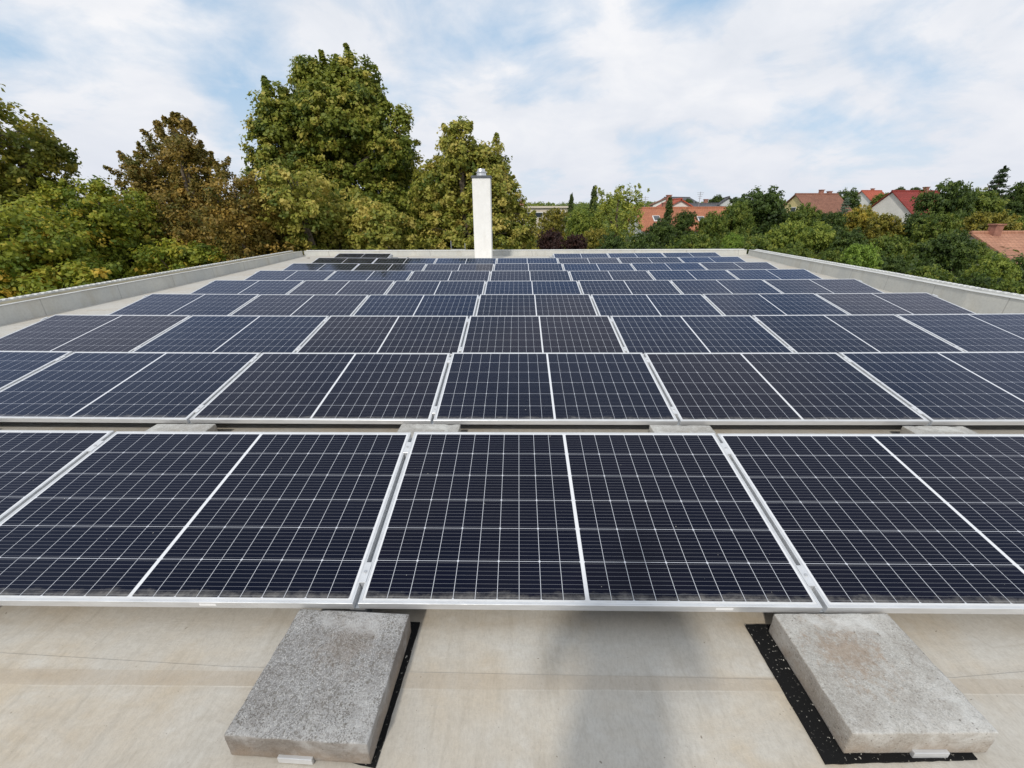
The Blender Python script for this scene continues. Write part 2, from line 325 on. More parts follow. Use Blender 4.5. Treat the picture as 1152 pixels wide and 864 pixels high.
RZ = -.125
LP = [(-6.9, -4), (-7.08, 4.9), (-7.22, 7.85), (-7.55, 12.3), (-7.93, 16.25)]
RP = [(7.75, -4), (7.97, 5.9), (8.34, 8.1), (8.95, 12.0), (9.62, 16.2)]
def roof():
    seam = [(-6.9, -.06), (-3.4, -.085), (-1.31, -.12), (-.44, -.162), (.2, -.175), (1.48, -.187), (2.13, -.175), (2.41, -.15), (4.5, -.12), (7.75, -.08)]
    bm = bmesh.new()
    def clampx(x, y): return x
    # near sheet, lapped 3 mm over the far one
    far = [(-8.3, 16.6)] + [(-8.3, seam[0][1])] + seam + [(10, seam[-1][1]), (10, 16.6)]
    poly(bm, [(x, y, RZ) for x, y in far])
    NZ = RZ+.003
    poly(bm, [(-8.3, -4, NZ), (10, -4, NZ), (10, seam[-1][1], NZ)] + [(x, y, NZ) for x, y in seam[::-1]] + [(-8.3, seam[0][1], NZ)])
    for (a, b), (c, d) in zip(seam[:-1], seam[1:]): poly(bm, [(a, b, NZ), (c, d, NZ), (c, d, RZ), (a, b, RZ)])
    # slab under the sheets
    box(bm, -8.3, 10, -4, 16.6, -.5, -.2)
    # welded laps further in
    o = build('roof', bm, MEMB); tag(o, kind='structure')
    bm = bmesh.new()
    for y in (1.29, 2.85, 4.4, 5.95, 7.5, 9.05, 10.6, 12.15, 13.9, 15.2):
        poly(bm, [(-8.2, y, RZ+.003), (9.9, y, RZ+.003), (9.9, y+.11, RZ+.003), (-8.2, y+.11, RZ+.003)])
        poly(bm, [(-8.2, y, RZ+.003), (9.9, y, RZ+.003), (9.9, y, RZ), (-8.2, y, RZ)])
    o = build('roof_seams', bm, MEMB); tag(o, kind='structure')
roof()

def parapet(name, label, pts, side, heights, teeth=True):
    """pts: inner foot line; side: unit sign that leads outwards (-1 left, +1 right, 0 back)"""
    t = empty(name, (pts[0][0], pts[0][1], RZ)); tag(t, label, 'parapet'); O = Vector(t.location)
    P = [Vector((x, y, 0)) for x, y in pts]; nor = []
    for i in range(len(P)):
        a = P[max(0, i-1)]; b = P[min(len(P)-1, i+1)]; d = (b-a).normalized()
        n = Vector((d.y, -d.x, 0)) if side >= 0 else Vector((-d.y, d.x, 0))
        if side == 0: n = Vector((0, 1, 0))
        nor.append(n)
    K = .14 if side < 0 else 0.
    def strip(bm, prof):
        prof = [(o_+(K if o_ > .2 else 0), z_, r_) for o_, z_, r_ in prof]   # prof: list of (offset outwards, z above local top or absolute)
        rows = []
        for p, n, h in zip(P, nor, heights): rows.append([bm.verts.new(p+n*o+Vector((0, 0, (h if rel else 0)+z))-O) for o, z, rel in prof])
        for A, B in zip(rows[:-1], rows[1:]):
            for j in range(len(prof)): k = (j+1) % len(prof); bm.faces.new((A[j], B[j], B[k], A[k]))
        bm.faces.new(rows[0]); bm.faces.new(rows[-1][::-1])
    bm = bmesh.new(); strip(bm, [(0, RZ-.06, 0), (.02, 0, 1), (.28, -.002, 1), (.28, -7.2, 0), (.10, -7.2, 0), (.10, RZ-.2, 0)]); build('wall', bm, PARA, t)
    bm = bmesh.new(); strip(bm, [(.005, .004, 1), (.005, .014, 1), (.045, .016, 1), (.045, .004, 1)]); build('inner_edge_trim', bm, COPE, t)
    bm = bmesh.new(); strip(bm, [(.05, .001, 1), (.05, .006, 1), (.22, .004, 1), (.22, .001, 1)]); build('coping', bm, CREAM if side < 0 else PARA, t)
    bm = bmesh.new(); strip(bm, [(.225, -.05, 1), (.225, .022, 1), (.262, .026, 1), (.31, .022, 1), (.31, -.05, 1)])
    if teeth:
        for (a, b, na, ha, hb) in zip(P[:-1], P[1:], nor[:-1], heights[:-1], heights[1:]):
            L = (b-a).length; k = int(L/.12); d = (b-a).normalized()
            for i in range(k):
                f_ = (i+.5)/k; c = a.lerp(b, f_)+na*(.245+K); z = ha+(hb-ha)*f_
                q = [c-d*.038-na*.015, c+d*.038-na*.015, c+d*.038+na*.07, c-d*.038+na*.07]
                lo = [bm.verts.new(v+Vector((0, 0, z+.02))-O) for v in q]; hi = [bm.verts.new(v+Vector((0, 0, z+.034))-O) for v in q]
                bm.faces.new(hi)
                for m in range(4): bm.faces.new((lo[m], lo[(m+1) % 4], hi[(m+1) % 4], hi[m]))
    build('ribbed_metal_edge', bm, COPE, t)
    return t
parapet('parapet_wall', 'low grey parapet wall along the left edge of the roof, with ribbed metal edge', LP, -1, [.13, .135, .13, .10, .06])
parapet('parapet_wall', 'low pale parapet wall along the right edge of the roof, with ribbed white edge', RP, 1, [.19, .19, .17, .12, .07])
parapet('parapet_wall', 'low cream parapet wall across the back of the roof behind the chimney', [(-7.90, 16.26), (0, 16.24), (9.58, 16.22)], 0, [.06, .06, .065], teeth=False)

# ------------------------------------------------------------ solar panels
P_ROW, P_COL, TILT, GAP = 1.5434, 1.775, .180624, .02
ORD = ['', 'front', 'second', 'third', 'fourth', 'fifth', 'sixth', 'seventh', 'eighth', 'last']
def row_name(r): return {1: 'front row', 9: 'backmost row'}.get(r, ORD[r]+' row from the front')
def col_name(c):
    if c == 0: return 'in the middle column'
    n = {1: 'one', 2: 'two', 3: 'three'}[abs(c)]
    return '%s column%s %s of the middle one' % (n, '' if abs(c) == 1 else 's', 'left' if c < 0 else 'right')
def make_panel():
    t = empty('solar_panel'); l, fh = .0115, .035
    bm = bmesh.new()   # ring frame with a mitred lip and a fine groove
    def ring(i, z): return [bm.verts.new(p) for p in ((i, i, z), (PW-i, i, z), (PW-i, PH-i, z), (i, PH-i, z))]
    prof = [(0, -fh), (0, -.0012), (.0012, 0), (.0048, 0), (.0052, -.0012), (.0064, -.0012), (.0068, 0), (l, 0), (l, -.0022), (.02, -.0065), (.002, -.0065), (.002, -fh+.002), (.028, -fh+.002), (.028, -fh)]
    rs = [ring(i, z) for i, z in prof]; k = len(rs)
    for a in range(k):
        A, B = rs[a], rs[(a+1) % k]
        for j in range(4): bm.faces.new((A[j], A[(j+1) % 4], B[(j+1) % 4], B[j]))
    build('frame', bm, ALU, t)
    bm = bmesh.new(); box(bm, l+.0002, PW-l-.0002, l+.0002, PH-l-.0002, -.0062, -.0016); build('cell_glass', bm, CELLS, t)
    bm = bmesh.new(); box(bm, .83, .93, .80, .86, -.03, -.0066, .003); build('junction_box', bm, PLAST, t)
    return t
def make_mount():
    t = empty('panel_mount')
    bm = bmesh.new(); s = math.tan(TILT)
    # sloped carrier rail under the frames
    y0, y1 = .01, 1.02; zt = -.0375
    pts = [(y0, zt+y0*s-.0), (y1, zt+y1*s)]
    for x0, x1 in ((-.03, .03),):
        vs = [bm.verts.new(p) for p in ((x0, y0, pts[0][1]-.03), (x1, y0, pts[0][1]-.03), (x1, y0, pts[0][1]), (x0, y0, pts[0][1]), (x0, y1, pts[1][1]-.03), (x1, y1, pts[1][1]-.03), (x1, y1, pts[1][1]), (x0, y1, pts[1][1]))]
        for q in ((0, 1, 2, 3), (4, 7, 6, 5), (0, 4, 5, 1), (1, 5, 6, 2), (2, 6, 7, 3), (3, 7, 4, 0)): bm.faces.new([vs[i] for i in q])
    build('carrier_rail', bm, RAIL, t)
    bm = bmesh.new(); box(bm, -.022, .022, .94, .98, RZ+.017, .105, .002); build('rear_leg', bm, RAIL, t)
    bm = bmesh.new(); box(bm, -.03, .03, .0, 1.1, RZ+.001, RZ+.0165, .002)
    build('base_rail', bm, RAIL, t)
    for yc in (.13, .90):
        bm = bmesh.new()
        sh = [(-.026, .0012), (-.026, .0036), (.026, .0036), (.026, .0012)]
        box(bm, -.0145, .0145, -.045, .045, .0006, .0034, .0008, 1); box(bm, -.0088, .0088, -.045, .045, -.036, .0005)
        o = build('clamp', bm, ALU, t); o.rotation_euler = (TILT, 0, 0); o.location = (0, yc*math.cos(TILT), yc*math.sin(TILT))
        bm = bmesh.new(); cyl(bm, (0, 0, .0034), (0, 0, .0085), .0065, n=6); build('bolt', bm, STEEL, o)
    return t
panel0, mount0 = make_panel(), make_mount()
def place(src, first, loc, rot=None):
    o = src if first else copy_tree(src)
    o.location = loc
    if rot: o.rotation_euler = rot
    return o
ROWS = {r: list(range(-3, 4)) for r in range(1, 9)}; ROWS[9] = [-3, 1, 2, 3]
fp = fm = True
for r, cols in ROWS.items():
    ys = (r-1)*P_ROW
    sag = lambda c: .0035*(c-.5)**2*(.6 if r > 1 else .35)
    for c in cols:
        z0 = sag(c); z1 = sag(c+1); jy = rnd.uniform(-.002, .002)
        roty = -math.atan2(z1-z0, P_COL)
        o = place(panel0, fp, (c*P_COL+GAP/2, ys+jy, z0), (TILT+R(rnd.uniform(-.22, .22)), roty, R(rnd.uniform(-.04, .04)))); fp = False
        where = 'between the two nearest concrete blocks' if (r, c) == (1, 0) else ('in the %s, %s' % (row_name(r), col_name(c)))
        tag(o, 'solar panel '+where, 'solar panel', 'solar panels set out in rows on the flat roof')
    gaps = sorted({c for c in cols} | {c+1 for c in cols})
    for c in gaps:
        o = place(mount0, fm, (c*P_COL, ys, sag(c)), (0, 0, 0)); fm = False
        g = {0: 'left side of the middle column', 1: 'right side of the middle column'}.get(c) or ('%s gap%s %s of the middle column' % ({1: 'one', 2: 'two', 3: 'three'}[abs(c) if c < 0 else c-1], '' if (abs(c) if c < 0 else c-1) == 1 else 's', 'left' if c < 0 else 'right'))
        tag(o, 'aluminium clamps and rail, %s, %s' % ({1: 'front row', 9: 'backmost row'}.get(r, ORD[r]+' row'), g), 'mounting rail', 'aluminium mounting rails between the panels')
panel_list = [o for o in C.objects if o.name.startswith('solar_panel') and o.get('label')]
# white stickers on the front faces of two near panels
for o in list(panel_list):
    if o['label'] in ('solar panel in the front row, one column left of the middle one', 'solar panel between the two nearest concrete blocks'):
        bm = bmesh.new(); x0 = 1.16 if 'left' in o['label'] else 1.36; box(bm, x0, x0+.065, -.0006, .0, -.022, -.010); build('sticker', bm, STICK, o)

# ------------------------------------------------------------ ballast blocks, mats, rail ends
def block_mesh(name, mat, seed, w=.424, d=.424, h=.096):
    bm = bmesh.new(); box(bm, -w/2, w/2, -d/2, d/2, 0, h, .005, 2)
    bmesh.ops.subdivide_edges(bm, edges=[e for e in bm.edges if e.calc_length() > .05], cuts=14, use_grid_fill=True)
    rs = random.Random(seed)
    from mathutils import noise as mn
    for v in bm.verts:
        p = v.co; k = mn.noise(p*9+Vector((seed, 0, 0)))*.0022 + mn.noise(p*45+Vector((seed, 3, 0)))*.0011
        e = max(abs(p.x)/(w/2), abs(p.y)/(d/2)); v.co = p + v.normal*0 + Vector((math.copysign(k, p.x) if abs(p.x) > w/2-.012 else 0, math.copysign(k, p.y) if abs(p.y) > d/2-.012 else 0, k*.7 if p.z > h-.012 else 0))
        if p.z > h-.012 and e > .96 and mn.noise(p*22+Vector((seed*3, 0, 9))) > .28: v.co.z -= .004
    return build(name, bm, mat, smooth=True)
for seed, (bx, by, rz, dd, mt, lab) in enumerate([
    (-.010, -.228, -.045, .424, CONC_L, 'dark grey speckled concrete block under the front panels, the left of the two'),
    (1.797, -.205, .014, .396, CONC_R, 'pale concrete block with a brown stain under the front panels, the right of two')]):
    b = block_mesh('concrete_block', mt, seed+2, d=dd); b.location = (bx, by, RZ+.009); b.rotation_euler = (0, 0, rz)
    tag(b, lab, 'concrete block', 'concrete ballast blocks under the panels')
first = None
nb = {-3: 'three left of', -2: 'two left of', -1: 'one left of', 2: 'one right of', 3: 'two right of', 4: 'three right of'}
for r in (1, 2, 3):
    for c in range(-3, 5):
        if r == 1 and c in (0, 1): continue
        if first is None: b = first = block_mesh('concrete_block', CONC_B, 9)
        else: b = first.copy(); C.objects.link(b)
        b.location = (c*P_COL-.0+rnd.uniform(-.015, .015), (r-1)*P_ROW-.228+rnd.uniform(-.008, .004), RZ+.009); b.rotation_euler = (0, 0, rnd.uniform(-.02, .02)+(math.pi if rnd.random() > .5 else 0))
        w = nb.get(c) or ('left end of' if c == 0 else 'right end of')
        tag(b, 'pale concrete block under the %s edge, %s the middle panel' % ({1: 'front row', 2: 'second row', 3: 'third row'}[r], w), 'concrete block', 'concrete ballast blocks under the panels')
for (cs, lab) in ((((-.276, -.381), (.207, -.455), (.236, .017), (-.24, .03)), 'black rubber mat showing to the right of the dark grey block'), (((1.519, -.432), (1.972, -.415), (1.96, .03), (1.508, .019)), 'black speckled rubber mat showing to the left of the pale block')):
    bm = bmesh.new(); n = 20; z0 = RZ+.009
    A, B_, C_, D_ = [Vector((*p, z0)) for p in cs]
    top = [[bm.verts.new(A.lerp(B_, i/n).lerp(D_.lerp(C_, i/n), j/n)+Vector((rnd.uniform(-.0012, .0012), rnd.uniform(-.0012, .0012), rnd.uniform(-.0004, .0004)))) for j in range(n+1)] for i in range(n+1)]
    for i in range(n):
        for j in range(n): bm.faces.new((top[i][j], top[i+1][j], top[i+1][j+1], top[i][j+1]))
    ge = bmesh.ops.extrude_face_region(bm, geom=bm.faces[:]); bmesh.ops.translate(bm, verts=[v for v in ge['geom'] if isinstance(v, bmesh.types.BMVert)], vec=(0, 0, -.0055))
    o = build('rubber_mat', bm, MAT); tag(o, lab, 'rubber mat', 'black rubber mats under the ballast blocks')
# base rail ends that stick out below the blocks
for (x, y, a, lab) in ((-.03, -.436, -.045, 'short aluminium rail end poking out below the dark grey block'), (1.835, -.401, .014, 'short aluminium rail end poking out below the pale block')):
    bm = bmesh.new(); box(bm, -.052, .052, -.013, -.0015, -.004, .019, .002, 2)
    o = build('rail_end', bm, ALU); o.location = (x, y, RZ+.011); o.rotation_euler = (0, 0, a); tag(o, lab, 'rail end', 'aluminium rail ends below the near blocks')

# small loose things lying on the roof
def leaf_litter():
    k = 0
    for x, y, lab in ((-5.95, 6.1, 'small brown dry leaf on the roof between the left parapet and the fourth row'), (-6.45, 9.0, 'small brown dry leaf on the roof between the left parapet and fifth row'), (-7.3, 15.3, 'brown scrap lying in the far left corner of the roof')):
        bm = bmesh.new(); a = .05 if y < 12 else .09
        pts = [(-a, 0, .002), (-a*.4, a*.45, .016), (a*.5, a*.4, .02), (a, 0, .006), (a*.4, -a*.5, .012), (-a*.5, -a*.4, .004)]
        c = bm.verts.new((0, 0, .004)); vs = [bm.verts.new(p) for p in pts]
        for i in range(6): bm.faces.new((c, vs[i], vs[(i+1) % 6]))
        o = build('dry_leaf', bm, flat('dry leaf brown', (.13, .07, .035), .9)); o.location = (x, y, RZ+.004); o.rotation_euler = (0, 0, rnd.uniform(0, 6)); tag(o, lab, 'leaf')
leaf_litter()
# rail stubs and cable at the two ends beside the missing back row panels
for x, lab in ((-3.42, 'dark cable and pipe stub beside the left panel of the backmost row'), (1.62, 'pale rail stub beside the right panels of the backmost row')):
    bm = bmesh.new(); y = 8*P_ROW+.7
    if x < 0:
        cyl(bm, (x-.05, y, .02), (x+.45, y+.05, .03), .035); cyl(bm, (x+.45, y+.05, -.1), (x+.45, y+.05, .10), .03); box(bm, x-.05, x+.12, y-.1, y+.1, -.12, .10, .01)
    else:
        box(bm, x-.35, x+.1, y-.02, y+.03, .01, .05, .004); box(bm, x-.32, x-.28, y-.02, y+.02, -.13, .01); box(bm, x+.02, x+.1, y-.06, y+.08, -.13, .12, .01)
    o = build('rail_stub', bm, LEAD if x < 0 else RAIL); tag(o, lab, 'rail end')

# ------------------------------------------------------------ chimney and ladder
t = empty('chimney', (-.59, 14.5, RZ)); tag(t, 'tall white rendered chimney with a dark flashing and a steel pipe cap', 'chimney')
bm = bmesh.new(); box(bm, -.305, .29, -.3, .3, -.02, 2.63, .006, 1); build('shaft', bm, WHITE, t)
bm = bmesh.new(); box(bm, -.335, .32, -.33, .33, 2.631, 2.70, .006, 1); build('flashing', bm, LEAD, t)
bm = bmesh.new(); cyl(bm, (-.02, 0, 2.70), (-.02, 0, 2.80), .17, .16, 24); cyl(bm, (-.02, 0, 2.80), (-.02, 0, 2.83), .19, .19, 24); cyl(bm, (-.02, 0, 2.83), (-.02, 0, 2.92), .14, .12, 24); build('pipe_cap', bm, STEEL, t, False)
t = empty('ladder_handrail', (-1.8, 16.7, -.2)); tag(t, 'thin grey ladder handrail behind the back parapet, just left of the chimney', 'handrail')
for dx in (-.28, .28):
    bm = bmesh.new(); cyl(bm, (dx, 0, -1), (dx, 0, .62 if dx < 0 else .52), .014); cyl(bm, (dx, 0, .35), (dx, .3, .3), .012); build('post', bm, ZINC, t)
bm = bmesh.new()
for z in (.28, -.05, -.4): cyl(bm, (-.28, 0, z), (.28, 0, z), .012)
build('rung', bm, ZINC, t)

# ------------------------------------------------------------ trees
def leaves(clumps, per, size, rng, flatten=.75, droop=0.):
    """clumps: array (n, 8) = x y z radius tint ox oy oz(outward)"""
    n = len(clumps); k = per*n
    c = np.repeat(clumps, per, 0)
    d = rng.normal(size=(k, 3)); d /= np.linalg.norm(d, axis=1, keepdims=True)+1e-9
    rr = rng.random((k, 1))**.45
    off = d*rr*c[:, 3:4]; off[:, 2] *= flatten; off[:, 2] -= droop*np.abs(rng.normal(size=k))*c[:, 3]
    p = c[:, :3]+off
    nrm = d*.7+c[:, 5:8]*.5+rng.normal(size=(k, 3))*.55+np.array([0, 0, .45]); nrm /= np.linalg.norm(nrm, axis=1, keepdims=True)+1e-9
    a = np.cross(nrm, rng.normal(size=(k, 3))); a /= np.linalg.norm(a, axis=1, keepdims=True)+1e-9
    b = np.cross(nrm, a); s = size*(.6+.8*rng.random((k, 1)))
    v = np.empty((k, 4, 3)); fold = nrm*s*.12
    v[:, 0] = p-a*s*.62; v[:, 1] = p+b*s*.42-fold; v[:, 2] = p+a*s*.62; v[:, 3] = p-b*s*.42-fold
    tint = np.clip(c[:, 4]+rng.normal(size=k)*.13, 0, 1)
    return v.reshape(-1, 3), np.repeat(tint, 4)
def leaf_mesh(name, v, tint):
    n = len(v)//4; me = bpy.data.meshes.new(name)
    me.vertices.add(n*4); me.vertices.foreach_set('co', v.astype(np.float32).ravel())
    me.loops.add(n*4); me.loops.foreach_set('vertex_index', np.arange(n*4, dtype=np.int32))
    me.polygons.add(n); me.polygons.foreach_set('loop_start', np.arange(0, n*4, 4, dtype=np.int32)); me.polygons.foreach_set('loop_total', np.full(n, 4, dtype=np.int32))
    me.update(); at = me.attributes.new('tint', 'FLOAT', 'POINT'); at.data.foreach_set('value', tint.astype(np.float32)); return me
def clumps_on(lobes, dens, rc, rng, base_tint=.45, spread=.22, inner=.35, tint_fn=None):
    out = []
    for (x, y, z, rx, ry, rz) in lobes:
        n = max(6, int(dens*(rx*ry+ry*rz+rx*rz)/3*4))
        d = rng.normal(size=(n, 3)); d /= np.linalg.norm(d, axis=1, keepdims=True)
        shell = np.where(rng.random(n) < inner, rng.uniform(.25, .75, n), rng.uniform(.78, 1.06, n))[:, None]
        p = np.array([x, y, z])+d*shell*np.array([rx, ry, rz])
        r = rc*rng.uniform(.55, 1.35, n)
        t_ = base_tint+rng.normal(size=n)*spread+.1*d[:, 2]*0
        if tint_fn is not None: t_ = t_+tint_fn(p)
        out.append(np.column_stack([p, r, t_, d]))
    return np.vstack(out)
def tube(bm, pts, r0, r1, n=8):
    prev = None; k = len(pts)
    for i, p in enumerate(pts):
        d = (Vector(pts[min(k-1, i+1)])-Vector(pts[max(0, i-1)])).normalized(); a = d.orthogonal().normalized(); b = d.cross(a); r = r0+(r1-r0)*i/(k-1)
        cur = [bm.verts.new(Vector(p)+a*r*math.cos(2*math.pi*j/n)+b*r*math.sin(2*math.pi*j/n)) for j in range(n)]
        if prev:
            for j in range(n): bm.faces.new((prev[j], prev[(j+1) % n], cur[(j+1) % n], cur[j]))
        prev = cur
def limb_pts(a, b, rs, w=.25, n=6):
    a, b = Vector(a), Vector(b); L = (b-a).length; o = Vector((rs.uniform(-1, 1), rs.uniform(-1, 1), .6))*L*w
    return [a.lerp(b, i/n)+o*math.sin(math.pi*i/n)*.6+Vector((rs.uniform(-1, 1), rs.uniform(-1, 1), 0))*L*.015 for i in range(n+1)]
def tree(name, label, cat, lobes, mat, dens, per, size, rc, seed, group=None, tint_fn=None, base_tint=.45, spread=.22, droop=0., spikes=0, trunk_r=.28):
    rg = np.random.default_rng(seed); rs = random.Random(seed)
    ar = np.array(lobes); wgt = ar[:, 3]*ar[:, 5]; bx, by = (ar[:, 0]*wgt).sum()/wgt.sum(), (ar[:, 1]*wgt).sum()/wgt.sum()
    t = empty(name, (bx, by, gz(bx, by))); O = np.array(t.location)
    tag(t, label, cat, group)
    cl = clumps_on(lobes, dens, rc, rg, base_tint, spread, tint_fn=tint_fn)
    if spikes:      # thin twigs with small clumps that break the outline
        ex = []
        for _ in range(spikes):
            l = lobes[rs.randrange(len(lobes))]; a = rs.uniform(0, 6.28); e = rs.uniform(.3, 1.4)
            d = Vector((math.cos(a)*math.cos(e), math.sin(a)*math.cos(e), math.sin(e)))
            for q in (1.0, 1.1, 1.2, 1.28): ex.append([l[0]+d.x*l[3]*q, l[1]+d.y*l[4]*q, l[2]+d.z*l[5]*q+.1*(q-1), rc*(.75-.45*(q-1)/.28), base_tint+rs.uniform(-.2, .2), d.x, d.y, d.z])
        cl = np.vstack([cl, np.array(ex)])
    v, tt = leaves(cl, per, size, rg, droop=droop); v = v-O
    crown = mesh_obj('crown', leaf_mesh(name+'_crown', v, tt), mat, t)
    bm = bmesh.new(); top = max(lobes, key=lambda l: l[2]+l[5]); zc = min(l[2] for l in lobes)
    tip = Vector((top[0], top[1], top[2]+top[5]*.5))-Vector(O)
    tube(bm, limb_pts((0, 0, -.1), tip, rs, .03, 10), trunk_r, .04, 10)
    for l in lobes:
        tgt = Vector((l[0], l[1], l[2]))-Vector(O); f_ = max(.15, min(.75, (tgt.z-l[5]*1.2)/max(.5, tip.z))); a = Vector((0, 0, 0)).lerp(tip, f_)
        tube(bm, limb_pts(a, tgt, rs, .12), trunk_r*.42, .03, 7)
        for _ in range(5):
            d = Vector((rs.uniform(-1, 1), rs.uniform(-1, 1), rs.uniform(-.3, 1))).normalized()
            tube(bm, limb_pts(tgt*.9+a*.1, tgt+Vector((d.x*l[3], d.y*l[4], d.z*l[5]))*.88, rs, .12, 5), trunk_r*.15, .012, 5)
    build('trunk', bm, BARK, t, smooth=True)
    return t
OLIVE = m_leaf('maple leaf green', (0.084, 0.114, 0.017), (0.237, 0.251, 0.036), (0.456, 0.366, 0.057))
YGREEN = m_leaf('fresh and yellowing leaf', (0.118, 0.175, 0.021), (0.355, 0.381, 0.043), (0.660, 0.458, 0.063))
RUST = m_leaf('rusty brown leaf', (0.109, 0.125, 0.024), (0.290, 0.204, 0.043), (0.508, 0.335, 0.073))
PLANE = m_leaf('plane tree leaf', (.085, .13, .02), (.28, .31, .045), (.54, .46, .10))
GOLD = m_leaf('golden plane leaf', (.11, .155, .025), (.36, .36, .06), (.60, .50, .13))
tree('maple_tree', 'dark green maple crown at the far left edge of the photo, highest there', 'tree',
     [(-22.5, 19.0, 4.4, 2.6, 2.1, 2.3), (-22.78, 21.0, 3.3, 1.78, 1.78, 2.0), (-20.9, 20.5, 4.2, .8, .8, .9), (-25.0, 20.0, 1.73, 2.93, 2.3, 2.47), (-21.6, 20, 1.2, 1.6, 1.8, 1.9)], OLIVE, 11, 40, .14, .40, 1, base_tint=.5, spread=.2)
tree('maple_tree', 'yellow green tree with orange touches at the lower left, nearest to the parapet', 'tree',
     [(-16.93, 14.0, .2, 2.16, 1.61, 1.7), (-17.2, 16.0, -.05, 1.58, 1.58, 1.7), (-18.55, 15.5, -1.45, 3.18, 1.77, 1.9), (-20.45, 15.0, -.04, 2.0, 2.0, 2.15), (-14.5, 13.5, -1.6, 1.9, 1.5, 1.5)], YGREEN, 20, 46, .12, .38, 2, base_tint=.36, spread=.24)
tree('maple_tree', 'green tree between the yellow green one and the rusty brown one', 'tree',
     [(-16.3, 17.0, 1.2, .9, .9, 1.5), (-16.97, 19.0, .5, 1.46, 1.46, 2.0), (-19.15, 18.5, .8, 1.34, 1.34, 1.6), (-17.37, 18.0, -.89, 2.78, 1.99, 2.14), (-13.5, 17, -1.2, 2.0, 1.5, 1.6)], YGREEN, 20, 46, .12, .36, 3, base_tint=.36, spread=.22, spikes=10)
tree('rusty_maple_tree', 'tall pointed rusty brown tree left of the big plane tree', 'tree',
     [(-14.97, 21.0, 4.56, 0.54, 0.56, 0.91), (-16.94, 23.0, 3.73, 1.28, 1.35, 1.56), (-17.84, 22.5, 2.58, 1.56, 1.64, 1.74), (-15.01, 22.0, 2.54, 1.34, 1.41, 1.79), (-18.01, 21.5, 2.33, 0.71, 0.74, 1.15), (-16.15, 21.0, 0.6, 2.75, 2.24, 2.13)], RUST, 19, 40, .105, .34, 4, base_tint=.42, spread=.24, spikes=55)
tree('rusty_maple_tree', 'lower rusty brown tree touching the foot of the big plane tree', 'tree',
     [(-11.18, 18.0, 1.5, 1.2, 1.35, 1.6), (-12.4, 20.0, 0.0, 1.97, 1.79, 1.93), (-14.25, 19.5, -.1, 1.93, 1.47, 1.5), (-11.0, 18.5, -1.0, 2.2, 1.4, 1.5)], RUST, 19, 40, .105, .34, 5, base_tint=.45, spread=.22, spikes=30)
Fl = [(-12.25, 25.0, 6.45, 1.15, 1.2, 1.75), (-10.91, 27.0, 8.35, 1.1, 1.15, 1.6), (-8.21, 26.5, 8.09, 1.32, 1.39, 1.67), (-9.4, 26.0, 6.6, 2.7, 2.2, 2.0), (-11.3, 26.0, 6.2, 1.5, 1.5, 1.6), (-9.9, 26.8, 8.1, 1.0, 1.1, 1.5), (-12.58, 25.5, 4.74, 1.69, 1.78, 2.09), (-6.2, 25.0, 5.0, 1.3, 1.3, 1.8), (-9.29, 27.0, 4.68, 3.06, 2.55, 2.43), (-6.13, 26.5, 3.2, 1.16, 1.22, 1.9), (-10.41, 26.0, 1.75, 4.67, 2.68, 2.55), (-13.94, 25.5, 2.23, 1.24, 1.31, 2.18), (-6.23, 25.0, 1.0, 1.55, 1.63, 2.06), (-10.96, 27.0, -0.88, 5.6, 2.16, 2.06)]
Fl = [(a, b, c-(.4 if c > 6 else 0), d, e, f) for a, b, c, d, e, f in Fl]
tree('plane_tree', 'tallest tree, a big green plane tree with three crowns', 'tree', Fl, PLANE, 16, 46, .155, .40, 6, base_tint=.42, spread=.26, trunk_r=.4, spikes=30)
tree('plane_tree', 'lower golden green plane tree in front of the tallest tree', 'tree',
     [(-9.07, 19.0, 1.9, 1.5, 1.56, 1.7), (-7.46, 21.0, 1.0, 2.0, 1.4, 1.4), (-10.36, 20.5, .2, 2.1, 1.48, 1.59), (-5.84, 20.0, .3, 1.6, 1.35, 1.4), (-8, 20, -1.2, 3.5, 1.6, 1.5)], GOLD, 19, 46, .13, .34, 7, base_tint=.56, spread=.26)
tree('plane_tree', 'golden pointed plane tree standing directly behind the white chimney', 'tree',
     [(-2.41, 23.0, 4.5, 0.85, 0.85, 1.25), (-2.78, 25.0, 3.76, 1.18, 1.24, 1.48), (-0.87, 24.5, 3.6, 0.95, 0.95, 1.4), (-1.6, 24, 3.4, 1.2, 1.2, 1.5), (.1, 24, 1.6, .85, .9, 1.4), (-3.4, 24.0, 2.37, 1.65, 1.73, 1.75), (-0.95, 23.5, 1.99, 1.43, 1.5, 1.91), (-2.16, 23.0, 0.21, 2.7, 1.62, 1.54), (0.85, 24.5, 0.3, 1.0, 1.0, 1.2), (-4.27, 24.5, 1.7, 1.1, 1.16, 2.0)], GOLD, 18, 46, .135, .36, 8, base_tint=.52, spread=.27, spikes=26, trunk_r=.3)

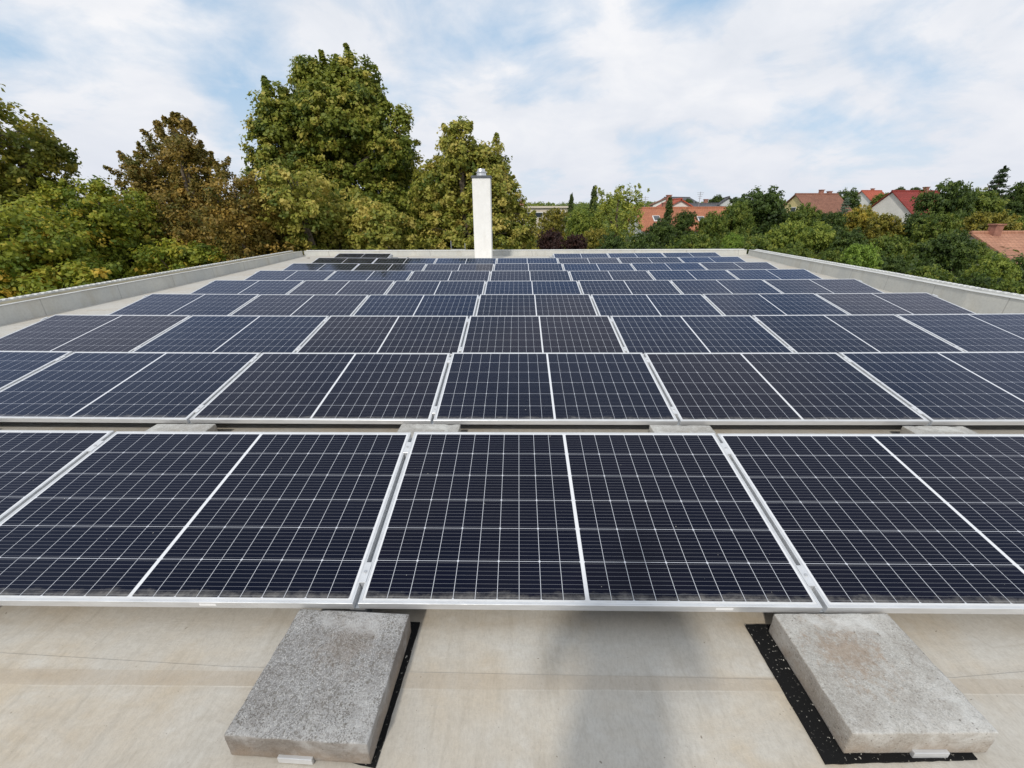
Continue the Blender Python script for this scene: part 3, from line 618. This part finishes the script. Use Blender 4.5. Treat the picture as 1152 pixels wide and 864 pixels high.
# shared crowns for the smaller and farther trees, radius 1
def unit_crown(kind, seed):
    rg = np.random.default_rng(seed); rs = random.Random(seed)
    if kind == 'round':
        lob = [(0, 0, -.9, .8, .8, .9)]
        for i in range(9):
            a = i*2.4; r_ = .25+.42*rs.random(); z = -.35-.1*i*rs.random()*1.3; s_ = rs.uniform(.26, .5); lob.append((r_*math.cos(a), r_*math.sin(a), z-.1, s_, s_, s_*.85))
        lob += [(0, 0, -.42, .42, .42, .4), (.0, .0, -1.9, .95, .95, .9), (.5, .2, -1.5, .6, .6, .6), (-.55, -.1, -1.4, .55, .55, .6)]
        cl = clumps_on(lob, 60, .12, rg, .45, .26); return leaves(cl, 30, .056, rg)
    if kind == 'spire':
        cl = []
        for i in range(230):
            z = -rs.random()*9; a = rs.uniform(0, 6.28); w = min(1, .12+abs(z)*.28)*rs.uniform(.3, 1.05); cl.append([w*math.cos(a), w*math.sin(a), z, .28, .4+rs.uniform(-.2, .2), math.cos(a), math.sin(a), .5])
        return leaves(np.array(cl), 34, .17, rg, 1.1)
    if kind == 'spruce':
        cl = []
        for t_ in range(26):
            z = -.12-t_*.26; w = (.10+t_*.075); k = 5+t_//2
            for j in range(k*2):
                a = j*3.1416/k+t_*1.7+rs.uniform(-.25, .25); q = rs.uniform(.25, 1.1); cl.append([w*q*math.cos(a), w*q*math.sin(a), z-.16*q, .14+.05*rs.random()+w*.09, .4+rs.uniform(-.2, .2), math.cos(a), math.sin(a), .2])
        cl += [[0, 0, -.03*i, .04, .4, 0, 0, 1] for i in range(6)]
        return leaves(np.array(cl), 26, .08, rg, .55)
    if kind == 'willow':
        lob = [(-.45, 0, -.45, .45, .5, .42), (.1, .1, -.35, .5, .5, .36), (.55, -.1, -.6, .4, .45, .45), (-.1, -.2, -1.1, .85, .6, .7), (0, 0, -2.1, .8, .7, .9), (-.75, .1, -1.1, .3, .3, .6), (.8, 0, -1.2, .25, .3, .5)]
        cl = clumps_on(lob, 46, .11, rg, .5, .22); 
        ex = [[rs.uniform(-1, 1), rs.uniform(-.4, .4), rs.uniform(-.25, .05), .05, .6, 0, 0, 1] for _ in range(16)]
        return leaves(np.vstack([cl, np.array(ex)]), 26, .055, rg, 1.3, .5)
CROWNS = {}
for kind, seeds in (('round', (11, 12, 13, 14)), ('spire', (21, 22)), ('spruce', (31,)), ('willow', (41,))):
    for s_ in seeds: v, tt = unit_crown(kind, s_); CROWNS.setdefault(kind, []).append(leaf_mesh(kind+'_crown', v, tt))
bm = bmesh.new(); tube(bm, [(0, 0, 0), (.02, .01, .35), (-.01, 0, .7), (0, 0, 1)], .045, .01, 8)
for a in range(5): tube(bm, limb_pts((0, 0, .45+.08*a), (.16*math.cos(a*2.3), .16*math.sin(a*2.3), .72+.05*a), rnd, .1, 4), .014, .004, 5)
TRUNK = bpy.data.meshes.new('trunk'); bm.to_mesh(TRUNK); bm.free(); TRUNK.materials.append(BARK)
SP = {
 'olive': ('round', (0.120, 0.125, 0.023), (0.268, 0.247, 0.036), (0.455, 0.360, 0.065)), 'light': ('round', (0.107, 0.168, 0.029), (0.254, 0.316, 0.050), (0.400, 0.427, 0.074)),
 'mid': ('round', (0.066, 0.113, 0.020), (0.161, 0.215, 0.033), (0.268, 0.293, 0.050)), 'dark': ('round', (0.037, 0.067, 0.017), (0.086, 0.134, 0.026), (0.148, 0.203, 0.036)),
 'purple': ('round', (0.026, 0.013, 0.011), (0.060, 0.026, 0.022), (0.102, 0.048, 0.033)), 'bright': ('round', (.12, .20, .03), (.24, .36, .05), (.34, .43, .08)),
 'yellow': ('round', (0.161, 0.192, 0.029), (0.400, 0.316, 0.050), (0.660, 0.496, 0.065)), 'spire': ('spire', (0.037, 0.067, 0.017), (0.094, 0.134, 0.029), (0.188, 0.203, 0.050)),
 'willow': ('willow', (0.134, 0.180, 0.033), (0.320, 0.360, 0.057), (0.509, 0.496, 0.098)), 'spruce': ('spruce', (0.079, 0.134, 0.089), (0.188, 0.247, 0.164), (0.293, 0.360, 0.245)),
 'spruce_dark': ('spruce', (0.022, 0.044, 0.017), (0.049, 0.079, 0.026), (0.079, 0.125, 0.033))}
SPM = {k: m_leaf('leaf '+k, *v[1:]) for k, v in SP.items()}
KN = {'round': 'broadleaf_tree', 'spire': 'columnar_conifer', 'spruce': 'spruce_tree', 'willow': 'willow_tree'}
RIGHT_TREES = [
    (3.14, 32.00, 1.89, 1.29, 'olive', 'small yellowish green tree just right of the golden plane trees'),
    (4.91, 36.00, 2.86, 0.39, 'spire', 'slim dark columnar conifer left of the pale feathery willow'),
    (6.40, 34.00, 3.26, 0.47, 'spire', 'taller slim conifer touching the left side of the feathery willow'),
    (7.39, 30.00, 3.20, 1.78, 'willow', 'feathery pale green willow left of the long orange roof'),
    (4.84, 29.00, 1.83, 1.17, 'light', 'light green tree under the two slim conifers'),
    (2.26, 20.00, 0.77, 0.75, 'purple', 'dark red leaved bush behind the back parapet, the left one of two'),
    (3.48, 21.00, 0.54, 0.70, 'purple', 'dark red leaved bush behind the back parapet, the right one of two'),
    (11.44, 33.00, 1.07, 1.13, 'dark', 'dark rounded tree covering the wall of the orange roofed house'),
    (14.16, 40.00, 2.62, 0.63, 'spire', 'dark conifer rising in front of the middle of the orange roof'),
    (14.46, 37.00, 1.71, 1.03, 'dark', 'dark tree in front of the orange roof beside its conifer'),
    (8.40, 26.00, 0.43, 1.29, 'dark', 'dark green bushy tree below the left end of the orange roof'),
    (16.48, 36.00, 1.56, 1.30, 'mid', 'rounded green tree in front of the right end of the orange roof'),
    (10.79, 25.00, 0.46, 1.55, 'mid', 'wide green tree below the middle of the orange roof'),
    (26.67, 48.00, 3.94, 3.92, 'dark', 'big dark green tree between the orange and the brown roofs'),
    (22.22, 44.00, 2.56, 1.91, 'mid', 'mid green tree on the left flank of the big dark tree'),
    (35.55, 80.00, 4.51, 1.40, 'dark', 'small far dark tree standing over the grey gabled house'),
    (32.55, 85.00, 4.13, 1.82, 'dark', 'small far dark tree above the dark grey roof'),
    (4.33, 75.00, 3.37, 1.47, 'light', 'small far pale green tree above the beige flat roofed building'),
    (20.02, 31.00, 1.05, 1.56, 'light', 'light green tree directly below the big dark tree'),
    (20.73, 29.00, 0.85, 1.29, 'light', 'light green rounded tree below the brown roof'),
    (13.87, 24.00, 0.39, 1.49, 'mid', 'mid green tree behind the right corner of the back parapet'),
    (10.21, 19.00, 0.59, 0.48, 'bright', 'bright green shrub just behind the back parapet'),
    (13.91, 16.00, 0.34, 0.75, 'bright', 'bright yellow green shrub behind the right parapet'),
    (30.07, 46.00, 2.33, 1.99, 'mid', 'green tree hiding the left part of the brown roofed house'),
    (30.72, 43.00, 1.63, 1.70, 'dark', 'dark tree in front of the right part of the brown roof'),
    (68.78, 95.00, 6.14, 3.46, 'dark', 'far dark rounded tree between the brown and the small red roofs'),
    (45.32, 62.00, 3.52, 0.90, 'spruce', 'small bluish spruce right of the brown roof'),
    (34.36, 44.00, 2.11, 1.73, 'yellow', 'yellowing tree left of the white gabled house'),
    (34.80, 41.00, 1.45, 1.87, 'olive', 'olive green tree below the white gable'),
    (36.40, 40.00, 1.51, 1.59, 'dark', 'dark tree below the red roof of the white gabled house'),
    (47.54, 50.00, 4.82, 2.88, 'dark', 'tall dark tree right of the white gabled house'),
    (55.09, 54.00, 4.04, 2.92, 'mid', 'broad green tree left of the tall spruce'),
    (62.77, 60.00, 6.90, 1.59, 'spruce_dark', 'tall dark spruce standing above every tree on the right'),
    (62.12, 56.00, 5.19, 1.82, 'dark', 'dark tree at the right edge beside the tall spruce'),
    (41.00, 38.00, 1.62, 2.33, 'olive', 'olive brown tree behind the orange tiled roof on the right'),
    (43.12, 37.00, 1.33, 1.47, 'light', 'light green tree behind the right end of the orange tiled roof'),
    (34.90, 36.00, 1.49, 1.79, 'mid', 'green tree left of the orange tiled roof chimney'),
    (22.13, 28.00, 0.54, 1.43, 'dark', 'very dark tree above the bright yellow green shrub'),
    (22.29, 25.00, 0.33, 1.44, 'mid', 'green tree between the bright shrub and the tiled roof'),
    (22.94, 22.00, 0.56, 1.31, 'dark', 'dark leafy tree hiding the left end of the tiled roof'),
    (24.31, 23.00, 0.22, 1.00, 'mid', 'green bush in front of the left slope of the tiled roof'),
    (21.16, 18.00, -0.20, 0.99, 'light', 'lighter green bush below the middle of the tiled roof'),
    (22.59, 18.00, -0.20, 1.03, 'dark', 'dark green bush covering the lower right of the tiled roof'),
    (25.22, 23.00, 0.03, 0.81, 'mid', 'green tree covering the gable wall of the tiled roofed house'),
    (16.57, 16.00, -0.42, 1.10, 'mid', 'green bush behind the right parapet, left of the dark thicket'),
    (17.49, 15.00, -0.70, 0.98, 'dark', 'dark bush behind the nearer half of the right parapet'),
    (18.10, 14.00, -0.76, 0.92, 'mid', 'green bush behind the nearest end of the right parapet'),
    (13.72, 20.00, 0.15, 0.92, 'mid', 'green bush behind the far end of the right parapet'),
    (14.07, 18.00, -0.03, 0.84, 'mid', 'green bush left of the bright yellow green shrub'),
    (16.13, 17.00, -0.21, 0.73, 'dark', 'dark bush right of the bright yellow green shrub'),
    (83.67, 105.00, 5.87, 2.62, 'mid', 'far green tree just left of the red roof top'),
    (95.23, 115.00, 7.48, 1.32, 'dark', 'tiny far round tree left above the red roof'),
    (99.14, 115.00, 7.46, 1.32, 'dark', 'tiny far round tree right above the red roof'),
    (5.96, 24.00, 0.42, 1.09, 'dark', 'dark green bush below the feathery willow'),
    (5.46, 27.00, 0.67, 1.22, 'olive', 'olive green bushy tree between dark red bushes and willow'),
]
for i, (x, y, top, rad, sp, lab) in enumerate(RIGHT_TREES):
    kind = SP[sp][0]; bush = 'bush' in lab or 'shrub' in lab
    t = empty('leafy_bush' if bush else KN[kind], (x, y, gz(x, y))); tag(t, lab, 'bush' if bush else 'tree', 'trees and bushes beyond the roof')
    H = top-gz(x, y); ms = CROWNS[kind]; me = ms[i % len(ms)]
    o = bpy.data.objects.new('crown', me); C.objects.link(o)
    if not me.materials: me.materials.append(None)
    o.material_slots[0].link = 'OBJECT'; o.material_slots[0].material = SPM[sp]; o.parent = t; o.location = (0, 0, H)
    zs = {'round': rad, 'spire': rad*1.6, 'spruce': rad*1.15, 'willow': rad*1.05}[kind]
    if kind == 'round': zs = max(rad*1.05, min(rad*1.5, (H-1)/2.6))
    if kind == 'spire': zs = min(zs, H/9.3)
    o.scale = (rad*1.04*(1.5 if kind == 'spruce' else 1), rad*1.04*(1.5 if kind == 'spruce' else 1), zs*(1.25 if kind == 'spruce' else 1)); o.rotation_euler = (0, 0, (i*2.1) % 6.28 if kind != 'willow' else .2)
    o = bpy.data.objects.new('trunk', TRUNK); C.objects.link(o); o.parent = t; o.scale = (H*.55, H*.55, H*.93)

# undergrowth that closes the gaps between them, and the far-off wood on the horizon
def thicket(name, pts, mat, per, size, seed, label, cat):
    rg = np.random.default_rng(seed); v, tt = leaves(np.array(pts), per, size, rg)
    o = mesh_obj(name, leaf_mesh(name, v, tt), mat); tag(o, label, cat, kind='stuff')
pts = []
for _ in range(2600):
    y = rnd.uniform(17.4, 62); x = rnd.uniform(-.2, 1.45)*y*1.0+1
    if x > 10.5+.0*y or y > 17.5:
        pts.append([x, y, min(-.6, -4.2+rnd.uniform(0, 2.2)+(y-20)*.045), .9+.012*y, rnd.uniform(.2, .7), 0, -.4, .8])
for _ in range(900):
    y = rnd.uniform(-2, 17); x = rnd.uniform(11.3, 24); pts.append([x, y, rnd.uniform(-5, -2.4), .9, rnd.uniform(.2, .7), -.3, -.3, .8])
thicket('undergrowth', pts, SPM['dark'], 34, .26, 51, 'dense dark undergrowth filling the ground between the trees', 'undergrowth')
pts = []
for _ in range(5200):
    a = rnd.uniform(-.35, 1.2); d = rnd.uniform(120, 420); x, y = d*math.sin(a), d*math.cos(a)
    pts.append([x, y, gz(x, y)+rnd.uniform(.5, 3.6), 3.2, rnd.uniform(.1, .9), 0, -.5, .6])
thicket('distant_woodland', pts, SPM['mid'], 22, 1.3, 52, 'distant wooded hillside that closes the horizon', 'woodland')
pts = []
for _ in range(1500):
    y = rnd.uniform(19, 40); x = rnd.uniform(-1.5, -.05)*y; pts.append([x, y, rnd.uniform(-5.5, -1.2), 1.1, rnd.uniform(.1, .7), 0, -.4, .8])
thicket('undergrowth', pts, SPM['mid'], 30, .26, 53, 'green undergrowth behind the left parapet, below the big trees', 'undergrowth')

# ------------------------------------------------------------ houses beyond the trees
T_OR = m_tiles('orange roof tiles', (.44, .17, .085), (.37, .135, .07)); T_BR = m_tiles('brown roof tiles', (.27, .12, .075), (.22, .095, .06)); T_RED = m_tiles('red roof tiles', (.27, .035, .025), (.22, .03, .022))
T_GR = m_tiles('grey roof tiles', (.12, .12, .13), (.09, .09, .10)); T_SAL = m_tiles('weathered salmon tiles', (.48, .24, .15), (.38, .18, .11)); T_RD2 = m_tiles('bright red tiles', (.45, .10, .05), (.4, .09, .05))
W_WH = flat('white house wall', (.68, .67, .63), .9, var=.08, scale=.6); W_YE = flat('yellow house wall', (.62, .52, .25), .9, var=.1, scale=.6); W_CR = flat('cream house wall', (.58, .52, .42), .9, var=.08, scale=.6); W_GY = flat('grey house wall', (.5, .51, .5), .9, var=.1, scale=.6)
GLASS = G('window glass').set((.03, .04, .05), .08, 0, .8); FRAME = flat('window frame white', (.7, .7, .68), .6, var=.03); BRICK = flat('chimney brick', (.30, .14, .10), .9, var=.2, scale=4)
def house(label, cx, cy, w, d, rz, eave, ridge, tiles, wall, wins=(), sky=(), chim=(), cat='house', hip=0.):
    zb = gz(cx, cy); t = empty('house', (cx, cy, zb), (0, 0, rz)); tag(t, label, cat, 'houses beyond the trees'); e, r = eave-zb, ridge-zb
    bm = bmesh.new(); x0, x1, y0, y1 = -w/2, w/2, -d/2, d/2
    a = [bm.verts.new(p) for p in ((x0, y0, -.3), (x1, y0, -.3), (x1, y1, -.3), (x0, y1, -.3), (x0, y0, e), (x1, y0, e), (x1, y1, e), (x0, y1, e))]
    for q in ((0, 1, 5, 4), (2, 3, 7, 6)): bm.faces.new([a[i] for i in q])
    if hip:
        for q in ((1, 2, 6, 5), (3, 0, 4, 7)): bm.faces.new([a[i] for i in q])
    else:
        rl = bm.verts.new((x0, 0, r-.12)); rr_ = bm.verts.new((x1, 0, r-.12)); bm.faces.new((a[1], a[2], a[6], rr_, a[5])); bm.faces.new((a[3], a[0], a[4], rl, a[7]))
    build('wall', bm, wall, t)
    bm = bmesh.new(); o = .45; s = (r-e)/(d/2); ez = e-o*s; th = .14
    X0, X1 = x0-.3, x1+.3; h_ = hip*d/2
    for sg in (-1, 1):
        top = [(X0, sg*(d/2+o), ez), (X1, sg*(d/2+o), ez), (X1-h_, 0, r), (X0+h_, 0, r)]
        up = [bm.verts.new(p) for p in top]; lo = [bm.verts.new((p[0], p[1], p[2]-th)) for p in top]
        bm.faces.new(up); bm.faces.new(lo[::-1])
        for i in range(4): bm.faces.new((up[i], up[(i+1) % 4], lo[(i+1) % 4], lo[i]))
    if hip:
        for xa, xb in ((X0, X0+h_), (X1, X1-h_)): poly(bm, [(xa, -(d/2+o), ez), (xa, d/2+o, ez), (xb, 0, r)])
    cyl(bm, (X0+h_, 0, r), (X1-h_, 0, r), .13, n=8)
    rf = build('roof', bm, tiles, t)
    for (u, v) in sky:      # roof windows on the front slope
        yy = -d/2*(1-v); zz_ = e+(r-e)*v; an = math.atan(s)
        f_ = empty('tmp'); C.objects.unlink(f_); bpy.data.objects.remove(f_)
        bm = bmesh.new(); box(bm, -.42, .42, -.6, .6, .0, .12, .01, 1); q = build('roof_window', bm, FRAME, t); q.location = (u, yy, zz_); q.rotation_euler = (an, 0, 0)
        bm = bmesh.new(); box(bm, -.33, .33, -.5, .5, .121, .13); build('pane', bm, GLASS, q)
    for (u, v, hh) in chim:
        bm = bmesh.new(); box(bm, u-.28, u+.28, v-.28, v+.28, r-1.2, r+hh, .02, 1); box(bm, u-.34, u+.34, v-.34, v+.34, r+hh+.003, r+hh+.1); build('chimney', bm, BRICK, rf)
    for (face, u, z, ww, hh) in wins:
        bm = bmesh.new(); b2 = bmesh.new()
        if face == 'f': box(bm, u-ww/2, u+ww/2, y0-.05, y0+.03, z, z+hh); box(b2, u-ww/2+.09, u+ww/2-.09, y0-.06, y0-.052, z+.09, z+hh-.09)
        else:
            X = x0 if face == 'l' else x1; sg = -1 if face == 'l' else 1
            box(bm, *sorted((X+sg*.05, X-sg*.03)), u-ww/2, u+ww/2, z, z+hh); box(b2, *sorted((X+sg*.06, X+sg*.052)), u-ww/2+.09, u+ww/2-.09, z+.09, z+hh-.09)
        q = build('window', bm, FRAME, t); build('pane', b2, GLASS, q)
    return t
def wrow(face, xs, z, w=1.1, h=1.3): return [(face, x, z, w, h) for x in xs]
house('long house with orange tiled roof and two roof windows', 20.6, 55, 11.0, 8, 0.0, -.05, 2.1, T_OR, W_WH, wrow('f', (-4, -2, 0, 2, 4), 4.6), ((-3.6, .42), (1.6, .38)), ((-2, .3, .5),))
house('orange roofed cross wing standing above the long orange roof', 21.6, 61, 5.0, 6, R(90), 1.6, 3.2, T_RD2, W_WH, (), (), ((.5, .6, .5),))
house('house with dark grey roof behind the long orange roof', 30.5, 76, 8, 9, 0, 1.0, 3.0, T_GR, W_GY, (), (), ((1.5, .2, .6),))
house('small grey gabled house left of the big dark tree', 36.2, 78, 6.5, 6.5, R(72), 1.6, 4.0, T_GR, W_GY, wrow('l', (0,), 8.0, 1.0, 1.0))
house('little white gabled house on the horizon, left of the grey roof', 34.5, 105, 6, 6, R(80), 3.6, 4.9, T_BR, W_WH, wrow('l', (0,), 9.6), cat='house')
house('far white house with a low dark roof above the long orange roof', 39.5, 112, 7, 7, R(20), 3.9, 5.2, T_GR, W_WH, ())
house('house with brown tiled roof, yellow gable and brick chimney', 50.0, 76, 7.0, 8, R(6), 1.7, 4.4, T_BR, W_YE, wrow('l', (0,), 8.2, 1.2, 1.2), (), ((.8, .1, .55), (2.6, .5, .35)))
house('small far house with bright orange red roof', 84.5, 110, 5.2, 6.5, R(12), 4.0, 6.4, T_RD2, W_WH, wrow('f', (0,), 9.0), (), ((.5, .3, .4),))
house('house with white gable end and deep red roof', 62.7, 72, 8.6, 7.4, R(12), 1.6, 4.6, T_RED, W_WH, (), (), ((1.8, .0, .5),))
house('low house with weathered salmon tiled roof at the right edge', 38.6, 32.0, 9.6, 7.4, R(2), -1.75, .05, T_SAL, W_CR, wrow('f', (-3, 0, 3), 3.2), (), ((-3.6, -.2, .5),), hip=0)
# flue pipe beside the salmon roof chimney
t = empty('flat_roofed_building', (5.0, 73, gz(5, 73))); tag(t, 'beige flat roofed building with a dark window band, right of the plane trees', 'building', 'houses beyond the trees'); zb = gz(5, 73)
bm = bmesh.new(); box(bm, -5.5, 3.6, -3, 3, -.3, 2.35-zb); build('wall', bm, W_CR, t)
bm = bmesh.new(); box(bm, -5.8, 3.9, -3.3, 3.3, 2.353-zb, 2.62-zb); build('roof', bm, W_CR, t)
for x in (-3.4, .2):
    bm = bmesh.new(); box(bm, x-.2, x+2.9, -3.06, -2.95, .95-zb, 1.75-zb); q = build('window', bm, FRAME, t); bm = bmesh.new(); box(bm, x-.1, x+2.8, -3.075, -3.063, 1.03-zb, 1.67-zb); build('pane', bm, GLASS, q)
bm = bmesh.new(); box(bm, -4.2, -3.2, -1, 0, 2.623-zb, 3.5-zb, .02, 1); build('chimney', bm, BRICK, t)
for x, y, h, lab in ((24.6, 60, 1.9, 'tall thin antenna mast above the right half of the long orange roof'), (16.9, 58, 1.3, 'thin antenna mast above the left half of the long orange roof')):
    t = empty('antenna_mast', (x, y, gz(x, y))); tag(t, lab, 'antenna'); z0 = 2.2-gz(x, y)
    bm = bmesh.new(); cyl(bm, (0, 0, 0), (0, 0, z0+h), .035, n=6); build('mast', bm, ZINC, t)
    bm = bmesh.new()
    for k in range(4): cyl(bm, (-.45+.08*k, 0, z0+h-.12-.22*k), (.45-.08*k, 0, z0+h-.12-.22*k), .022, n=5)
    build('aerial', bm, ZINC, t)

# ------------------------------------------------------------ the photographer, standing behind the camera; only the soft shadow reaches the picture
def person():
    t = empty('person', (.56, -1.52, RZ+.004), (0, 0, R(-3))); tag(t, 'person behind the camera whose soft shadow lies on the roof between the near blocks', 'person')
    J = {}; E_ = []
    def j(n, p, r, parent=None):
        J[n] = (Vector(p), r, parent)
    j('pelvis', (0, 0, .95), .17); j('waist', (0, 0, 1.08), .165, 'pelvis'); j('chest', (0, .0, 1.28), .185, 'waist'); j('collar', (0, 0, 1.43), .10, 'chest'); j('neck', (0, .01, 1.50), .055, 'collar'); j('chin', (0, .03, 1.57), .068, 'neck'); j('skull', (0, .025, 1.67), .088, 'chin')
    for s_, n in ((-1, 'l'), (1, 'r')):
        j('sh'+n, (s_*.19, 0, 1.40), .07, 'collar'); j('el'+n, (s_*.27, .03, 1.14), .055, 'sh'+n); j('wr'+n, (s_*.10, .20, 1.30), .034, 'el'+n); j('pm'+n, (s_*.075, .245, 1.36), .028, 'wr'+n)
        j('hip'+n, (s_*.09, 0, .88), .095, 'pelvis'); j('kn'+n, (s_*.11, .01, .48), .06, 'hip'+n); j('an'+n, (s_*.12, -.01, .09), .042, 'kn'+n); j('toe'+n, (s_*.13, .14, .035), .036, 'an'+n)
    names = list(J); me = bpy.data.meshes.new('body'); me.from_pydata([J[n][0] for n in names], [(names.index(J[n][2]), names.index(n)) for n in names if J[n][2]], [])
    o = mesh_obj('body', me, flat('dark blue clothes', (.05, .06, .09), .9), t)
    o.modifiers.new('skin', 'SKIN').use_smooth_shade = True; q = o.modifiers.new('sub', 'SUBSURF'); q.levels = q.render_levels = 2
    for i, n in enumerate(names): me.skin_vertices[0].data[i].radius = (J[n][1], J[n][1]*(.72 if n in ('pelvis', 'waist', 'chest', 'collar') else 1)); me.skin_vertices[0].data[i].use_root = (n == 'pelvis')
    SK = flat('skin', (.45, .28, .20), .6)
    for s_ in (-1, 1):      # hands closing on a phone
        for k in range(5):
            pts = [(s_*.075, .245, 1.365), (s_*(.078-.004*k), .265+.004*k, 1.375+.014*k-.02), (s_*(.062-.003*k), .282, 1.382+.014*k-.02), (s_*.045, .28, 1.384+.014*k-.02)]
            m2 = bpy.data.meshes.new('finger'); m2.from_pydata([Vector(p) for p in pts], [(0, 1), (1, 2), (2, 3)], [])
            f = mesh_obj('finger', m2, SK, t); f.modifiers.new('skin', 'SKIN').use_smooth_shade = True; f.modifiers.new('sub', 'SUBSURF').levels = 1
            for i in range(4): m2.skin_vertices[0].data[i].radius = (.009-.0008*i,)*2
    bm = bmesh.new(); bmesh.ops.create_icosphere(bm, subdivisions=3, radius=1)
    for v in bm.verts: v.co = Vector((v.co.x*.088, v.co.y*.10+.015, v.co.z*.095+1.70)) if v.co.z > -.2 or v.co.y < 0 else Vector((v.co.x*.08, v.co.y*.09+.02, v.co.z*.09+1.70))
    build('hair', bm, flat('brown hair', (.04, .025, .015), .8), t, True)
person()
